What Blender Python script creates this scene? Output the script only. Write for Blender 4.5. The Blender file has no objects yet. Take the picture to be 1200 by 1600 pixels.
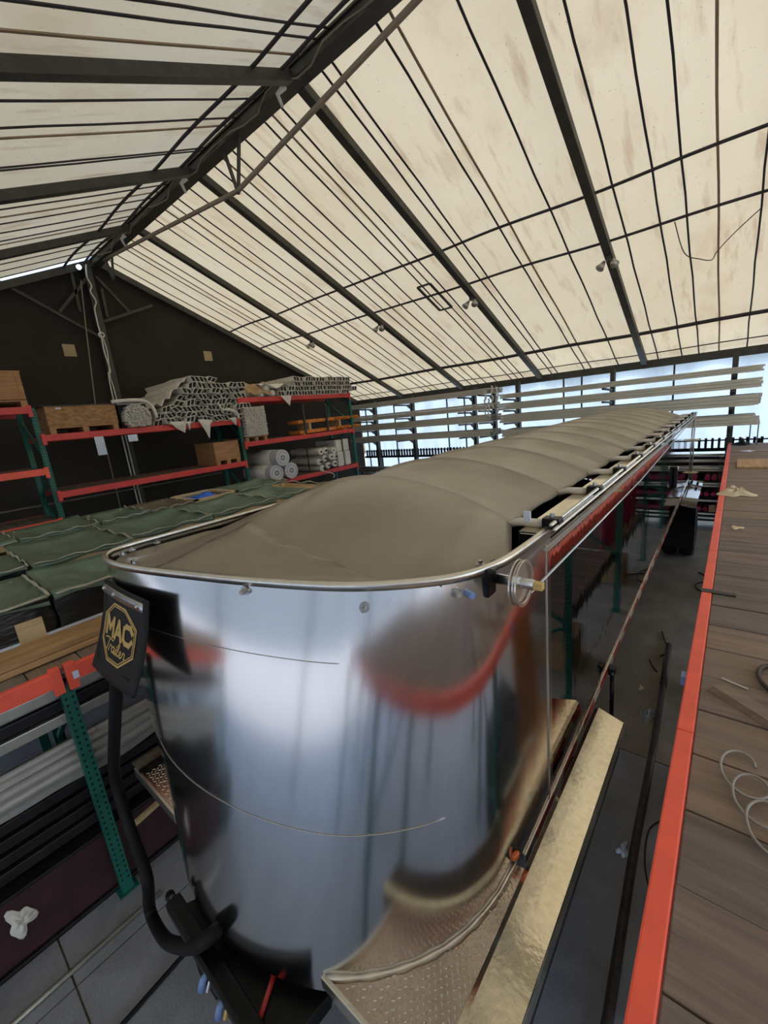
import bpy, bmesh, math, random
from mathutils import Vector, Matrix

C = bpy.context.scene
COL = C.collection
rnd = random.Random(7)
H = 3.45                                   # camera height above the floor

# ---------------------------------------------------------------- camera
cam_d = bpy.data.cameras.new('camera')
cam_d.sensor_fit = 'HORIZONTAL'
cam_d.sensor_width = 36.0
cam_d.lens = 36.0 * 653.735 / 1200.0
cam_d.clip_start = 0.02
cam_d.clip_end = 300
cam = bpy.data.objects.new('camera', cam_d)
COL.objects.link(cam)
_yaw, _pit, _rol = 7.08426270e-01, 2.27207054e-01, 1.03387685e-01
_cy, _sy, _cp, _sp = math.cos(_yaw), math.sin(_yaw), math.cos(_pit), math.sin(_pit)
_f = Vector((-_sy * _cp, _cy * _cp, -_sp))
_r = Vector((_cy, _sy, 0))
_d = _f.cross(_r)
_c, _s = math.cos(_rol), math.sin(_rol)
_r2, _d2 = _c * _r + _s * _d, -_s * _r + _c * _d
_m = Matrix((( _r2.x, -_d2.x, -_f.x, 0), (_r2.y, -_d2.y, -_f.y, 0), (_r2.z, -_d2.z, -_f.z, H), (0, 0, 0, 1)))
cam.matrix_world = _m
C.camera = cam

# ---------------------------------------------------------------- world, sun, exposure
w = bpy.data.worlds.new('sky')
C.world = w
w.use_nodes = True
wn = w.node_tree
wn.nodes.clear()
sky = wn.nodes.new('ShaderNodeTexSky')
sky.sky_type = 'NISHITA'
sky.sun_disc = False
sky.sun_elevation = math.radians(55)
sky.sun_rotation = math.radians(10)
sky.air_density = 1.2
sky.dust_density = 3.0
bg = wn.nodes.new('ShaderNodeBackground')
bg.inputs['Strength'].default_value = 0.45
wo = wn.nodes.new('ShaderNodeOutputWorld')
wn.links.new(sky.outputs[0], bg.inputs['Color'])
wn.links.new(bg.outputs[0], wo.inputs['Surface'])
sd = bpy.data.lights.new('sun', 'SUN')
sd.energy = 2.6
sd.angle = math.radians(1.5)
sd.color = (1.0, 0.95, 0.87)
so = bpy.data.objects.new('sun', sd)
COL.objects.link(so)
so.location = (0, 10, 30)
so.rotation_euler = Vector((-0.1, -0.48, -0.87)).to_track_quat('-Z', 'Y').to_euler()
C.view_settings.view_transform = 'Standard'
C.view_settings.look = 'None'
C.view_settings.gamma = 1.0
C.view_settings.use_curve_mapping = False
C.view_settings.exposure = 0.4
C.cycles.use_denoising = True

# ---------------------------------------------------------------- helpers
def lin(r, g, b):
    return tuple(((c / 255) / 12.92 if c / 255 <= .04045 else ((c / 255 + .055) / 1.055) ** 2.4) for c in (r, g, b))

def mat(name, col, rough=.6, metal=0.0, var=.12, scale=4, stretch=(1, 1, 1), bump=0.0, bscale=30, col2=None, alpha=None, spec=.5, coat=0.0, bstretch=None, transl=0.0):
    m = bpy.data.materials.new(name)
    m.use_nodes = True
    nt = m.node_tree
    b = nt.nodes['Principled BSDF']
    tc = nt.nodes.new('ShaderNodeTexCoord')
    mp = nt.nodes.new('ShaderNodeMapping')
    mp.inputs['Scale'].default_value = stretch
    nt.links.new(tc.outputs['Object'], mp.inputs[0])
    nz = nt.nodes.new('ShaderNodeTexNoise')
    nz.inputs['Scale'].default_value = scale
    nz.inputs['Detail'].default_value = 6
    nz.inputs['Roughness'].default_value = .62
    nt.links.new(mp.outputs[0], nz.inputs['Vector'])
    cr = nt.nodes.new('ShaderNodeValToRGB')
    c1 = tuple(x * (1 - var) for x in col)
    c2 = col2 if col2 else tuple(min(1, x * (1 + var)) for x in col)
    cr.color_ramp.elements[0].position = .34
    cr.color_ramp.elements[1].position = .66
    cr.color_ramp.elements[0].color = (*c1, 1)
    cr.color_ramp.elements[1].color = (*c2, 1)
    nt.links.new(nz.outputs['Fac'], cr.inputs[0])
    nt.links.new(cr.outputs[0], b.inputs['Base Color'])
    b.inputs['Roughness'].default_value = rough
    b.inputs['Metallic'].default_value = metal
    b.inputs['Specular IOR Level'].default_value = spec
    b.inputs['Coat Weight'].default_value = coat
    if bump:
        n2 = nt.nodes.new('ShaderNodeTexNoise')
        n2.inputs['Scale'].default_value = bscale
        n2.inputs['Detail'].default_value = 3
        if bstretch:
            m2 = nt.nodes.new('ShaderNodeMapping')
            m2.inputs['Scale'].default_value = bstretch
            nt.links.new(tc.outputs['Object'], m2.inputs[0])
            nt.links.new(m2.outputs[0], n2.inputs['Vector'])
        else:
            nt.links.new(mp.outputs[0], n2.inputs['Vector'])
        bp = nt.nodes.new('ShaderNodeBump')
        bp.inputs['Strength'].default_value = bump
        bp.inputs['Distance'].default_value = .01
        nt.links.new(n2.outputs['Fac'], bp.inputs['Height'])
        nt.links.new(bp.outputs[0], b.inputs['Normal'])
    if alpha is not None or transl:
        mx = nt.nodes.new('ShaderNodeMixShader')
        out = nt.nodes['Material Output']
        if transl:
            t = nt.nodes.new('ShaderNodeBsdfTranslucent')
            nt.links.new(cr.outputs[0], t.inputs['Color'])
            mx.inputs[0].default_value = 1 - transl
        else:
            t = nt.nodes.new('ShaderNodeBsdfTransparent')
            mx.inputs[0].default_value = alpha
        nt.links.new(t.outputs[0], mx.inputs[1])
        nt.links.new(b.outputs[0], mx.inputs[2])
        nt.links.new(mx.outputs[0], out.inputs['Surface'])
    return m

class MB:
    def __init__(s):
        s.v, s.f = [], []
    def add(s, vs, fs):
        n = len(s.v)
        s.v += [tuple(v) for v in vs]
        s.f += [tuple(i + n for i in f) for f in fs]
        return s
    def box(s, x0, y0, z0, x1, y1, z1):
        return s.add([(x0, y0, z0), (x1, y0, z0), (x1, y1, z0), (x0, y1, z0), (x0, y0, z1), (x1, y0, z1), (x1, y1, z1), (x0, y1, z1)],
                     [(0, 3, 2, 1), (4, 5, 6, 7), (0, 1, 5, 4), (1, 2, 6, 5), (2, 3, 7, 6), (3, 0, 4, 7)])
    def bar(s, p, q, wd, ht, up=(0, 0, 1)):
        p, q = Vector(p), Vector(q)
        d = (q - p).normalized()
        a = d.cross(Vector(up))
        if a.length < 1e-4:
            a = d.cross(Vector((1, 0, 0)))
        a.normalize()
        u = a.cross(d)
        vs = []
        for c in (p, q):
            for i, j in ((-1, -1), (1, -1), (1, 1), (-1, 1)):
                vs.append(c + a * i * wd / 2 + u * j * ht / 2)
        return s.add(vs, [(0, 1, 2, 3), (4, 7, 6, 5), (0, 4, 5, 1), (1, 5, 6, 2), (2, 6, 7, 3), (3, 7, 4, 0)])
    def tube(s, pts, r, n=8, caps=True):
        pts = [Vector(p) for p in pts]
        rs = r if isinstance(r, (list, tuple)) else [r] * len(pts)
        vs, fs = [], []
        prev = None
        for i, p in enumerate(pts):
            d = (pts[min(i + 1, len(pts) - 1)] - pts[max(i - 1, 0)]).normalized()
            if prev is None:
                a = d.cross(Vector((0, 0, 1)))
                if a.length < .05:
                    a = d.cross(Vector((1, 0, 0)))
            else:
                a = prev - d * prev.dot(d)
            a.normalize()
            prev = a
            b = d.cross(a)
            for k in range(n):
                t = 2 * math.pi * k / n
                vs.append(p + (a * math.cos(t) + b * math.sin(t)) * rs[i])
        for i in range(len(pts) - 1):
            for k in range(n):
                k2 = (k + 1) % n
                fs.append((i * n + k, i * n + k2, (i + 1) * n + k2, (i + 1) * n + k))
        if caps:
            fs.append(tuple(range(n - 1, -1, -1)))
            fs.append(tuple((len(pts) - 1) * n + k for k in range(n)))
        return s.add(vs, fs)
    def ring(s, c, axis, r0, r1, t, n=24):
        """flat washer, centre c, axis unit vector, radii r0<r1, thickness t"""
        c, ax = Vector(c), Vector(axis).normalized()
        a = ax.orthogonal().normalized()
        b = ax.cross(a)
        vs, fs = [], []
        for k in range(n):
            th = 2 * math.pi * k / n
            e = a * math.cos(th) + b * math.sin(th)
            vs += [c + e * r0 - ax * t / 2, c + e * r1 - ax * t / 2, c + e * r1 + ax * t / 2, c + e * r0 + ax * t / 2]
        for k in range(n):
            i, j = 4 * k, 4 * ((k + 1) % n)
            for q in range(4):
                fs.append((i + q, i + (q + 1) % 4, j + (q + 1) % 4, j + q))
        return s.add(vs, fs)
    def grid(s, nu, nv, fn):
        vs = [fn(i / nu, j / nv) for j in range(nv + 1) for i in range(nu + 1)]
        fs = [(j * (nu + 1) + i, j * (nu + 1) + i + 1, (j + 1) * (nu + 1) + i + 1, (j + 1) * (nu + 1) + i) for j in range(nv) for i in range(nu)]
        return s.add(vs, fs)
    def prism(s, poly, z0, z1):
        n = len(poly)
        return s.add([(x, y, z0) for x, y in poly] + [(x, y, z1) for x, y in poly],
                     [tuple(range(n - 1, -1, -1)), tuple(range(n, 2 * n))] + [(i, (i + 1) % n, n + (i + 1) % n, n + i) for i in range(n)])
    def mesh(s, name, m, org=(0, 0, 0), smooth=False):
        me = bpy.data.meshes.new(name)
        me.from_pydata([(x - org[0], y - org[1], z - org[2]) for x, y, z in s.v], [], s.f)
        bm = bmesh.new()
        bm.from_mesh(me)
        bmesh.ops.recalc_face_normals(bm, faces=bm.faces)
        bm.to_mesh(me)
        bm.free()
        if smooth:
            for p in me.polygons:
                p.use_smooth = True
        me.materials.append(m)
        return me

ORG = {}
def tag(o, label=None, cat=None, group=None, kind=None):
    if label: o['label'] = label
    if cat: o['category'] = cat
    if group: o['group'] = group
    if kind: o['kind'] = kind
    return o

def thing(name, label, cat, loc=(0, 0, 0), group=None):
    o = bpy.data.objects.new(name, None)
    o.empty_display_size = .1
    o.location = loc
    COL.objects.link(o)
    ORG[o] = tuple(loc)
    return tag(o, label, cat, group)

def part(name, mb, m, parent, smooth=False, bevel=0, label=None, solid=0, kind=None, subsurf=0):
    org = ORG[parent]
    o = bpy.data.objects.new(name, mb.mesh(name, m, org, smooth))
    COL.objects.link(o)
    o.parent = parent
    ORG[o] = org
    mods(o, bevel, solid, subsurf)
    return tag(o, label, kind=kind)

def mods(o, bevel, solid, subsurf=0):
    if solid:
        md = o.modifiers.new('solidify', 'SOLIDIFY'); md.thickness = solid; md.offset = 0
    if subsurf:
        md = o.modifiers.new('subsurf', 'SUBSURF'); md.levels = subsurf; md.render_levels = subsurf
    if bevel:
        md = o.modifiers.new('bevel', 'BEVEL'); md.width = bevel; md.segments = 2; md.limit_method = 'ANGLE'; md.angle_limit = math.radians(40)

def single(name, mb, m, label, cat, loc=(0, 0, 0), group=None, smooth=False, bevel=0, solid=0, kind=None, subsurf=0):
    o = bpy.data.objects.new(name, mb.mesh(name, m, loc, smooth))
    o.location = loc
    COL.objects.link(o)
    ORG[o] = tuple(loc)
    mods(o, bevel, solid, subsurf)
    return tag(o, label, cat, group, kind)

def struct(name, mb, m, parent=None, smooth=False, bevel=0, solid=0):
    if parent:
        return part(name, mb, m, parent, smooth, bevel, solid=solid)
    o = single(name, mb, m, None, None, smooth=smooth, bevel=bevel, solid=solid)
    o['kind'] = 'structure'
    return o

def copy_tree(o, parent=None):
    c = o.copy()
    COL.objects.link(c)
    if parent:
        c.parent = parent
    for ch in list(o.children):
        copy_tree(ch, c)
    return c

def spline(pts, sub):
    """Catmull-Rom through pts"""
    P = [Vector(p) for p in pts]
    out = []
    for i in range(len(P) - 1):
        p0, p1, p2, p3 = P[max(i - 1, 0)], P[i], P[i + 1], P[min(i + 2, len(P) - 1)]
        for k in range(sub):
            t = k / sub
            out.append(.5 * ((2 * p1) + (p2 - p0) * t + (2 * p0 - 5 * p1 + 4 * p2 - p3) * t * t + (3 * p1 - p0 - 3 * p2 + p3) * t ** 3))
    out.append(P[-1])
    return out

def smooth01(t):
    t = max(0, min(1, t))
    return t * t * (3 - 2 * t)

# ---------------------------------------------------------------- materials
M = {}
M['steel'] = mat('dark_steel', lin(70, 68, 62), .55, .3, .2, 6)
M['strap'] = mat('dark_strap', lin(52, 48, 52), .8)
M['strap_tan'] = mat('tan_seam', lin(150, 130, 105), .9)
M['gable'] = mat('black_fabric', lin(56, 53, 48), .95, 0, .12, 1.2, spec=.1)
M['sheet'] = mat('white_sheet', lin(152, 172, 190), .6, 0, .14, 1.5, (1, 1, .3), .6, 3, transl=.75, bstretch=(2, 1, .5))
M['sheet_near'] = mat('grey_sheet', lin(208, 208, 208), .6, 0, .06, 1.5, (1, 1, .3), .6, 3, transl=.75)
M['film_edge'] = mat('film_edge', lin(168, 166, 150), .4, 0, .2, 8)
M['concrete_near'] = mat('concrete_near', lin(146, 146, 150), .55, 0, .2, 2.2, bump=.25, bscale=60)  # cool daylight from the near opening is tinted into this colour
M['concrete'] = mat('concrete', lin(148, 136, 121), .6, 0, .2, 2.2, bump=.25, bscale=60)
M['yard'] = mat('pale_yard', lin(150, 152, 154), .9, 0, .08, 2)
M['deck'] = mat('worn_deck', lin(120, 102, 92), .75, 0, .28, 3, (.5, 6, 1), .35, 14)
M['deck2'] = mat('worn_deck_grey', lin(110, 97, 89), .75, 0, .3, 2.5, (.6, 5, 1), .35, 14)
M['deck3'] = mat('worn_deck_tan', lin(128, 108, 93), .75, 0, .28, 2.5, (.4, 5, 1), .35, 14)
M['lumber'] = mat('pine_lumber', lin(176, 140, 98), .7, 0, .25, 3, (5, .6, 5), .2, 12)
M['crate'] = mat('crate_plywood', lin(168, 122, 82), .7, 0, .2, 3, (4, 1, 6), .15, 14)
M['osb'] = mat('osb', lin(158, 118, 78), .8, 0, .38, 9, (1, 1, 2.5), .25, 30)
M['pale_wood'] = mat('pale_wood', lin(196, 172, 132), .7, 0, .15, 4, (5, 1, 5))
M['red'] = mat('red_paint', lin(208, 62, 58), .45, 0, .1, 5)
M['orange'] = mat('orange_paint', lin(240, 92, 68), .45, 0, .1, 5)
M['green'] = mat('green_paint', lin(22, 96, 84), .45, 0, .15, 6)
M['hole'] = mat('hole_black', lin(10, 14, 14), .9)
M['nose'] = mat('polished_aluminium', lin(206, 205, 204), .15, 1.0, .04, 3, (1, 1, .3), .1, 2.2, bstretch=(3, 3, .25))
M['mirror'] = mat('mirror_aluminium', lin(172, 166, 162), .04, 1.0, .02, 3, (1, 1, 1), .11, 1.0, bstretch=(1, 7, 1.6))
M['alu'] = mat('bright_aluminium', lin(225, 222, 214), .3, 1.0, .08, 12)
M['alu_rail'] = mat('brushed_rail', lin(226, 216, 192), .13, 1.0, .1, 30, (1, 1, 1), .05, 40)
M['alu_dull'] = mat('mill_aluminium', lin(186, 182, 172), .45, .85, .12, 8)
M['bars'] = mat('mill_bars', lin(202, 198, 186), .5, .3, .14, 5, (.3, 4, 4))
M['plate'] = mat('tread_plate', lin(200, 184, 170), .22, 1.0, .1, 10)
M['tarp'] = mat('olive_vinyl', lin(138, 128, 111), .3, 0, .06, 2, spec=.75, bump=.12, bscale=7, bstretch=(1, 3, 1))
M['black'] = mat('black_paint', lin(8, 9, 12), .35, spec=.3)
M['rubber'] = mat('black_rubber', lin(15, 15, 16), .6, 0, .15, 8, spec=.25)
M['flap'] = mat('flap_rubber', lin(32, 32, 33), .6, 0, .08, 6, spec=.25)
M['gold'] = mat('gold_print', lin(206, 174, 106), .5, .2, .05)
M['zinc'] = mat('zinc', lin(190, 192, 196), .3, 1.0, .1, 20)
M['white'] = mat('white_plastic', lin(214, 208, 200), .5, 0, .08, 4, bump=.3, bscale=9)
M['wrap'] = mat('plastic_wrap', lin(222, 214, 200), .35, 0, .14, 5, (1, 1, 2), .6, 10)
M['clear'] = mat('clear_film', lin(190, 188, 186), .22, 0, .1, 6, bump=.8, bscale=14, alpha=.45)
M['tarp_green'] = mat('green_tarp', lin(92, 114, 97), .36, 0, .2, 4, bump=.5, bscale=9)
M['tarp_brown'] = mat('brown_tarp', lin(98, 90, 72), .45, 0, .2, 4, bump=.5, bscale=9)
M['black_wrap'] = mat('black_stretch_film', lin(26, 29, 29), .3, 0, .3, 6, (1, 1, 4), .8, 8)
M['blue'] = mat('blue_sheet', lin(26, 96, 214), .5, 0, .15, 6)
M['profile'] = mat('aluminium_profile', lin(222, 216, 206), .5, .1, .1, 10)
M['profile_dark'] = mat('bore_shade', lin(38, 36, 34), .8)  # near-black colour standing in for shade inside hollow ends
M['brown_wrap'] = mat('brown_paper', lin(176, 142, 100), .7, 0, .25, 6, bump=.5, bscale=12)
M['roll'] = mat('white_roll', lin(196, 194, 198), .5, 0, .06, 5)
M['pink'] = mat('crimson_roll', lin(150, 34, 72), .5, 0, .15, 8)
M['yellow_wood'] = mat('orange_wrap', lin(214, 128, 44), .55, 0, .3, 9)
M['cardboard'] = mat('cardboard', lin(150, 118, 86), .8, 0, .1, 4)
M['maroon'] = mat('maroon_steel', lin(58, 32, 36), .45, 0, .25, 5)
M['darkbar'] = mat('dark_bars', lin(38, 36, 38), .4, .4, .3, 6)
M['rust'] = mat('rusty_steel', lin(74, 62, 54), .55, .4, .3, 14, bump=.3, bscale=40)
M['cloth'] = mat('pale_cloth', lin(206, 190, 162), .9, 0, .1, 8, bump=.5, bscale=20)
M['rope'] = mat('grey_wire', lin(148, 142, 134), .55, .2, .1, 10)
M['amber'] = mat('amber_lens', lin(200, 84, 24), .15, 0, .05, coat=.5)
M['tape_red'] = mat('red_tape', lin(178, 54, 50), .35, 0, .05)
M['tape_white'] = mat('white_tape', lin(202, 188, 178), .35, 0, .05)
M['bluetag'] = mat('blue_plastic', lin(120, 150, 205), .4)
M['tagwhite'] = mat('tag_paper', lin(205, 215, 235), .6)
M['grey_strap'] = mat('grey_webbing', lin(140, 128, 112), .8)
M['patch'] = mat('tan_patch', lin(176, 156, 122), .9)

def roof_mat():
    m = bpy.data.materials.new('roof_fabric')
    m.use_nodes = True
    nt = m.node_tree
    nt.nodes.clear()
    N = nt.nodes.new
    L = nt.links.new
    tc = N('ShaderNodeTexCoord')
    def noise(scale, stretch, lo, hi, detail=5):
        mp = N('ShaderNodeMapping'); mp.inputs['Scale'].default_value = stretch
        L(tc.outputs['Object'], mp.inputs[0])
        n = N('ShaderNodeTexNoise'); n.inputs['Scale'].default_value = scale; n.inputs['Detail'].default_value = detail
        n.inputs['Roughness'].default_value = .6
        L(mp.outputs[0], n.inputs['Vector'])
        r = N('ShaderNodeMapRange'); r.inputs['From Min'].default_value = lo; r.inputs['From Max'].default_value = hi
        L(n.outputs['Fac'], r.inputs['Value'])
        return r.outputs[0]
    def mixc(f, a, b):
        mx = N('ShaderNodeMix'); mx.data_type = 'RGBA'
        L(f, mx.inputs[0])
        if isinstance(a, tuple): mx.inputs[6].default_value = (*a, 1)
        else: L(a, mx.inputs[6])
        mx.inputs[7].default_value = (*b, 1)
        return mx.outputs[2]
    def scaled(f, k):
        mm = N('ShaderNodeMath'); mm.operation = 'MULTIPLY'; mm.inputs[1].default_value = k
        L(f, mm.inputs[0]); return mm.outputs[0]
    base = mixc(noise(.7, (1, .6, 1), .3, .7), lin(236, 227, 199), lin(228, 215, 182))
    smear = mixc(scaled(noise(2.2, (2.2, .32, .6), .55, .82), .8), base, lin(176, 140, 104))
    blot = mixc(scaled(noise(1.1, (1, .5, 1), .56, .8), .5), smear, lin(190, 158, 120))
    spk = mixc(scaled(noise(26, (1, 1, 1), .69, .76, 2), .5), blot, lin(120, 92, 66))
    tr = N('ShaderNodeBsdfTranslucent'); L(spk, tr.inputs['Color'])
    di = N('ShaderNodeBsdfDiffuse'); L(spk, di.inputs['Color'])
    ms = N('ShaderNodeMixShader'); ms.inputs[0].default_value = .162
    L(di.outputs[0], ms.inputs[1]); L(tr.outputs[0], ms.inputs[2])
    o = N('ShaderNodeOutputMaterial')
    L(ms.outputs[0], o.inputs['Surface'])
    return m
M['roof'] = roof_mat()
# ================================================================ SETTING
XW, XE = -12.25, 8.0          # gable wall, open end
YR, ZR, SL = 4.49, 7.81, 0.42  # ridge line and pitch
YN, YF = -4.3, 13.4
def roof_z(y):
    return ZR - SL * abs(y - YR)

# ---- floor with cast slabs
fl = struct('floor', MB().box(-40, -4.6, -.3, 40, 30, -.035), M['concrete'])
yd = struct('yard_ground', MB().box(-60, -50, -.3, 60, -4.6, -.02), M['yard'])  # unseen outdoor ground, added pale to brighten the nose reflections
xs = [-12.2, -9.1, -6.1, -3.1, -.04, 3.0, 6.0, 9.0]
ys = [-4.55, 0.02, 4.0, 8.0, 13.4]
for i in range(len(xs) - 1):
    for j in range(len(ys) - 1):
        part('floor_slab', MB().box(xs[i] + .006, ys[j] + .006, -.03, xs[i + 1] - .006, ys[j + 1] - .006, 0), M['concrete_near'] if ys[j] < 3 else M['concrete'], fl)

# ---- walls
wl = struct('wall_left', MB().add([(XW, YN, 0), (XW, YF, 0), (XW, YF, roof_z(YF)), (XW, YR, ZR), (XW, YN, roof_z(YN)),
                                   (XW - .02, YN, 0), (XW - .02, YF, 0), (XW - .02, YF, roof_z(YF)), (XW - .02, YR, ZR), (XW - .02, YN, roof_z(YN))],
                                  [(0, 1, 2, 3, 4), (9, 8, 7, 6, 5), (0, 5, 6, 1), (1, 6, 7, 2), (2, 7, 8, 3), (3, 8, 9, 4), (4, 9, 5, 0)]), M['gable'])
for y, z in ((3.54, 5.67), (7.02, 5.67)):
    part('fabric_patch', MB().box(XW + .002, y - .125, z - .135, XW + .012, y + .125, z + .135), M['patch'], wl, label='square tan patch')
g = -12.12
for p, q in (((2.57, 6.97), (4.23, 5.98)), ((3.5, 6.48), (4.21, 7.29)), ((3.93, 7.4), (3.92, 6.53)), ((4.38, 6.36), (5.63, 6.87)),
             ((4.43, 7.37), (5.01, 6.65)), ((4.49, 7.1), (4.48, 6.47))):
    part('brace', MB().bar((g, *p), (g, *q), .06, .05, (1, 0, 0)), M['steel'], wl)
part('gable_post', MB().box(g - .06, 4.2, 0, g + .05, 4.36, 7.6), M['steel'], wl, bevel=.006)
for s in (1, -1):
    e = YF if s > 0 else YN
    part('gable_rafter', MB().bar((g, YR, ZR - .13), (g, e, roof_z(e) - .13), .14, .16, (1, 0, 0)), M['steel'], wl, bevel=.006)

def sheet_fn(u, v):
    x, z = XW + u * (XE - XW), v * 4.12
    return (x, YF + .05 + .025 * math.sin(x * 3.1 + z) + .02 * math.sin(x * 7.3 - 2 * z), z)
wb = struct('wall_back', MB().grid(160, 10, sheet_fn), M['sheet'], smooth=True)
wf = struct('wall_front', MB().grid(120, 8, lambda u, v: (XW + u * (XE - XW), YN - .12 + .02 * math.sin(u * 97 + v * 4), 1.9 + v * 2.25)), M['sheet_near'], smooth=True)  # unseen near sheeting, lower edge raised to let in more light
for x in [-11, -8, -5, -2, 1, 4, 7]:
    part('sheet_batten', MB().box(x - .04, YN - .06, 0, x + .04, YN + .02, 4.1), M['steel'], wf)
for x in [-11.9, -10.4, -8.0, -7.3, -4.0, -3.5, -1.3, .9, 2.2, 4.5, 7]:
    part('sheet_batten', MB().box(x - .02, YF - .04, 0, x + .02, YF, 4.1), M['steel'], wb)

# ---- roof
def roof_fn(s):
    def fn(u, v):
        x = XW + u * (XE - XW)
        y = YR + s * v * ((YF + .2 - YR) if s > 0 else (YR - YN + .2))
        sag = -.03 * math.sin(math.pi * ((x + 9.8) / 2.63 % 1)) * math.sin(math.pi * min(1, v * 1.0))
        return (x, y, roof_z(y) + .05 + sag)
    return fn
ce = struct('ceiling', MB().grid(128, 24, roof_fn(1)).grid(128, 24, roof_fn(-1)), M['roof'], smooth=True)
part('ridge_beam', MB().box(XW + .1, YR - .1, ZR - .22, XE, YR + .1, ZR - .1), M['steel'], ce, bevel=.01)
part('ridge_flange', MB().box(XW + .1, YR - .13, ZR - .1, XE, YR + .13, ZR - .075), M['steel'], ce)
rafters = [-9.75, -7.2, -4.58, -1.92, .72, 3.35, 6.0]
for x in rafters:
    for s in (1, -1):
        e = YF - .1 if s > 0 else YN
        y0 = YR + s * .1
        part('rafter', MB().bar((x, y0, roof_z(y0) - .13), (x, e, roof_z(e) - .13), .13, .12, (0, 0, 1)), M['steel'], ce, bevel=.008)
dark_r = [-11.8, -11.35, -10.9, -10.4, -9.2, -8.72, -8.19, -7.75, -6.88, -6.35, -5.99, -5.49, -5.11, -4.27, -4.1, -3.38, -2.53, -1.63, -1.14, -.8, .07, .45, 1.3, 1.95]
tan_r = [-10.7, -8.45, -6.62, -5.3, -3.2, -.42, 1.0]
dark_l = [-11.7, -11.2, -10.7, -10.27, -9.3, -8.9, -8.48, -7.9, -6.67, -6.59, -5.71, -5.23, -4.82, -4.0, -3.82, -2.9, -2.2, -1.2]
tan_l = [-10.0, -9.5, -8.2, -7.45, -5.92, -4.3]
def straps(lst, s, name, wd, m, k):
    for i, x in enumerate(lst):
        e = YF if s > 0 else YN
        n = 14
        jx = [.007 * math.sin(i * 3.7 + t * 2.1 * k) for t in range(n + 1)]
        mb = MB()
        pts = []
        for t in range(n + 1):
            y = YR + s * (.12 + (abs(e - YR) - .12) * t / n)
            pts.append((x + jx[t], y, roof_z(y) - .045 - .006 * math.sin(math.pi * (t * 3 / n % 1))))
        for a, b in zip(pts, pts[1:]):
            mb.bar(a, b, wd, .012)
        part(name, mb, m, ce)
straps(dark_r, 1, 'roof_strap', .027, M['strap'], 1)
straps(tan_r, 1, 'roof_seam', .03, M['strap_tan'], .6)
straps(dark_l, -1, 'roof_strap', .027, M['strap'], 1)
straps(tan_l, -1, 'roof_seam', .03, M['strap_tan'], .6)
def purlin(y, r, dz, name='purlin', wob=.02):
    pts = []
    n = 60
    for t in range(n + 1):
        x = XW + .1 + (XE - XW - .1) * t / n
        pts.append((x, y + wob * math.sin(x * 2.4), roof_z(y) - dz + wob * .5 * math.cos(x * 1.7)))
    part(name, MB().tube(pts, r, 6), M['strap'], ce, smooth=True)
purlin(7.76, .022, .07); purlin(8.77, .022, .07); purlin(11.8, .042, .07); purlin(12.8, .014, .05)
purlin(3.76, .022, .07); purlin(4.22, .022, .07); purlin(1.0, .022, .07)
part('eave_beam', MB().box(XW + .1, 13.1, roof_z(13.2) - .22, XE, 13.28, roof_z(13.2) - .03), M['steel'], ce, bevel=.01)
part('eave_beam', MB().box(XW + .1, YN, roof_z(YN) - .28, XE, YN + .18, roof_z(YN) - .06), M['steel'], ce, bevel=.01)
# shallow cable truss under the ridge and its hangers
mb = MB()
for a, b in (((-11.6, 4.49, 7.6), (-6.1, 4.49, 6.99)), ((-6.1, 4.49, 6.99), (-.7, 4.49, 7.66))):
    mb.bar(a, b, .045, .05)
part('ridge_tie', mb, M['grey_strap'], ce, label='grey tie strap hanging below ridge')
for xc, zb in ((-6.1, 6.95), (-11.3, 7.1)):
    mb = MB()
    for d in (-.2, .22):
        mb.bar((xc + d, 4.49, 7.6), (xc, 4.49, zb), .04, .04, (0, 1, 0))
    part('tie_hanger', mb, M['steel'], ce)
for x in (-4.75, -7.4, -10.1):
    mb = MB()
    mb.tube([(x, 4.44, 7.72), (x + .05, 4.4, 7.6), (x - .04, 4.36, 7.55), (x - .02, 4.4, 7.42)], [.03, .04, .03, .02], 7)
    part('cord_knot', mb, M['white'], ce, smooth=True, label='white cord knot')
# loose cable along the ridge
pts = [(-12 + i * .28, 4.36 + .05 * math.sin(i * 1.9), 7.6 + .06 * math.sin(i * 1.3)) for i in range(44)]
part('ridge_cable', MB().tube(pts, .011, 5), M['grey_strap'], ce, smooth=True)

# slatted barrier along the far eave
t = thing('slatted_barrier', 'long black slatted barrier below the racks along the far eave', 'barrier', (-5.5, 12.95, 0))
part('rail', MB().box(-11.8, 12.93, 1.78, .6, 12.99, 1.86), M['black'], t)
part('rail', MB().box(-11.8, 12.93, 2.03, .6, 12.99, 2.06), M['black'], t)
for i in range(96):
    x = -11.7 + i * .128
    part('slat', MB().box(x, 12.93, 1.84, x + .05, 12.99, 2.1), M['black'], t)
for x in (-11.0, -7.5, -4, -1.2, .4):
    part('post', MB().box(x, 12.99, 0, x + .07, 13.06, 2.06), M['black'], t)

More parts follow.
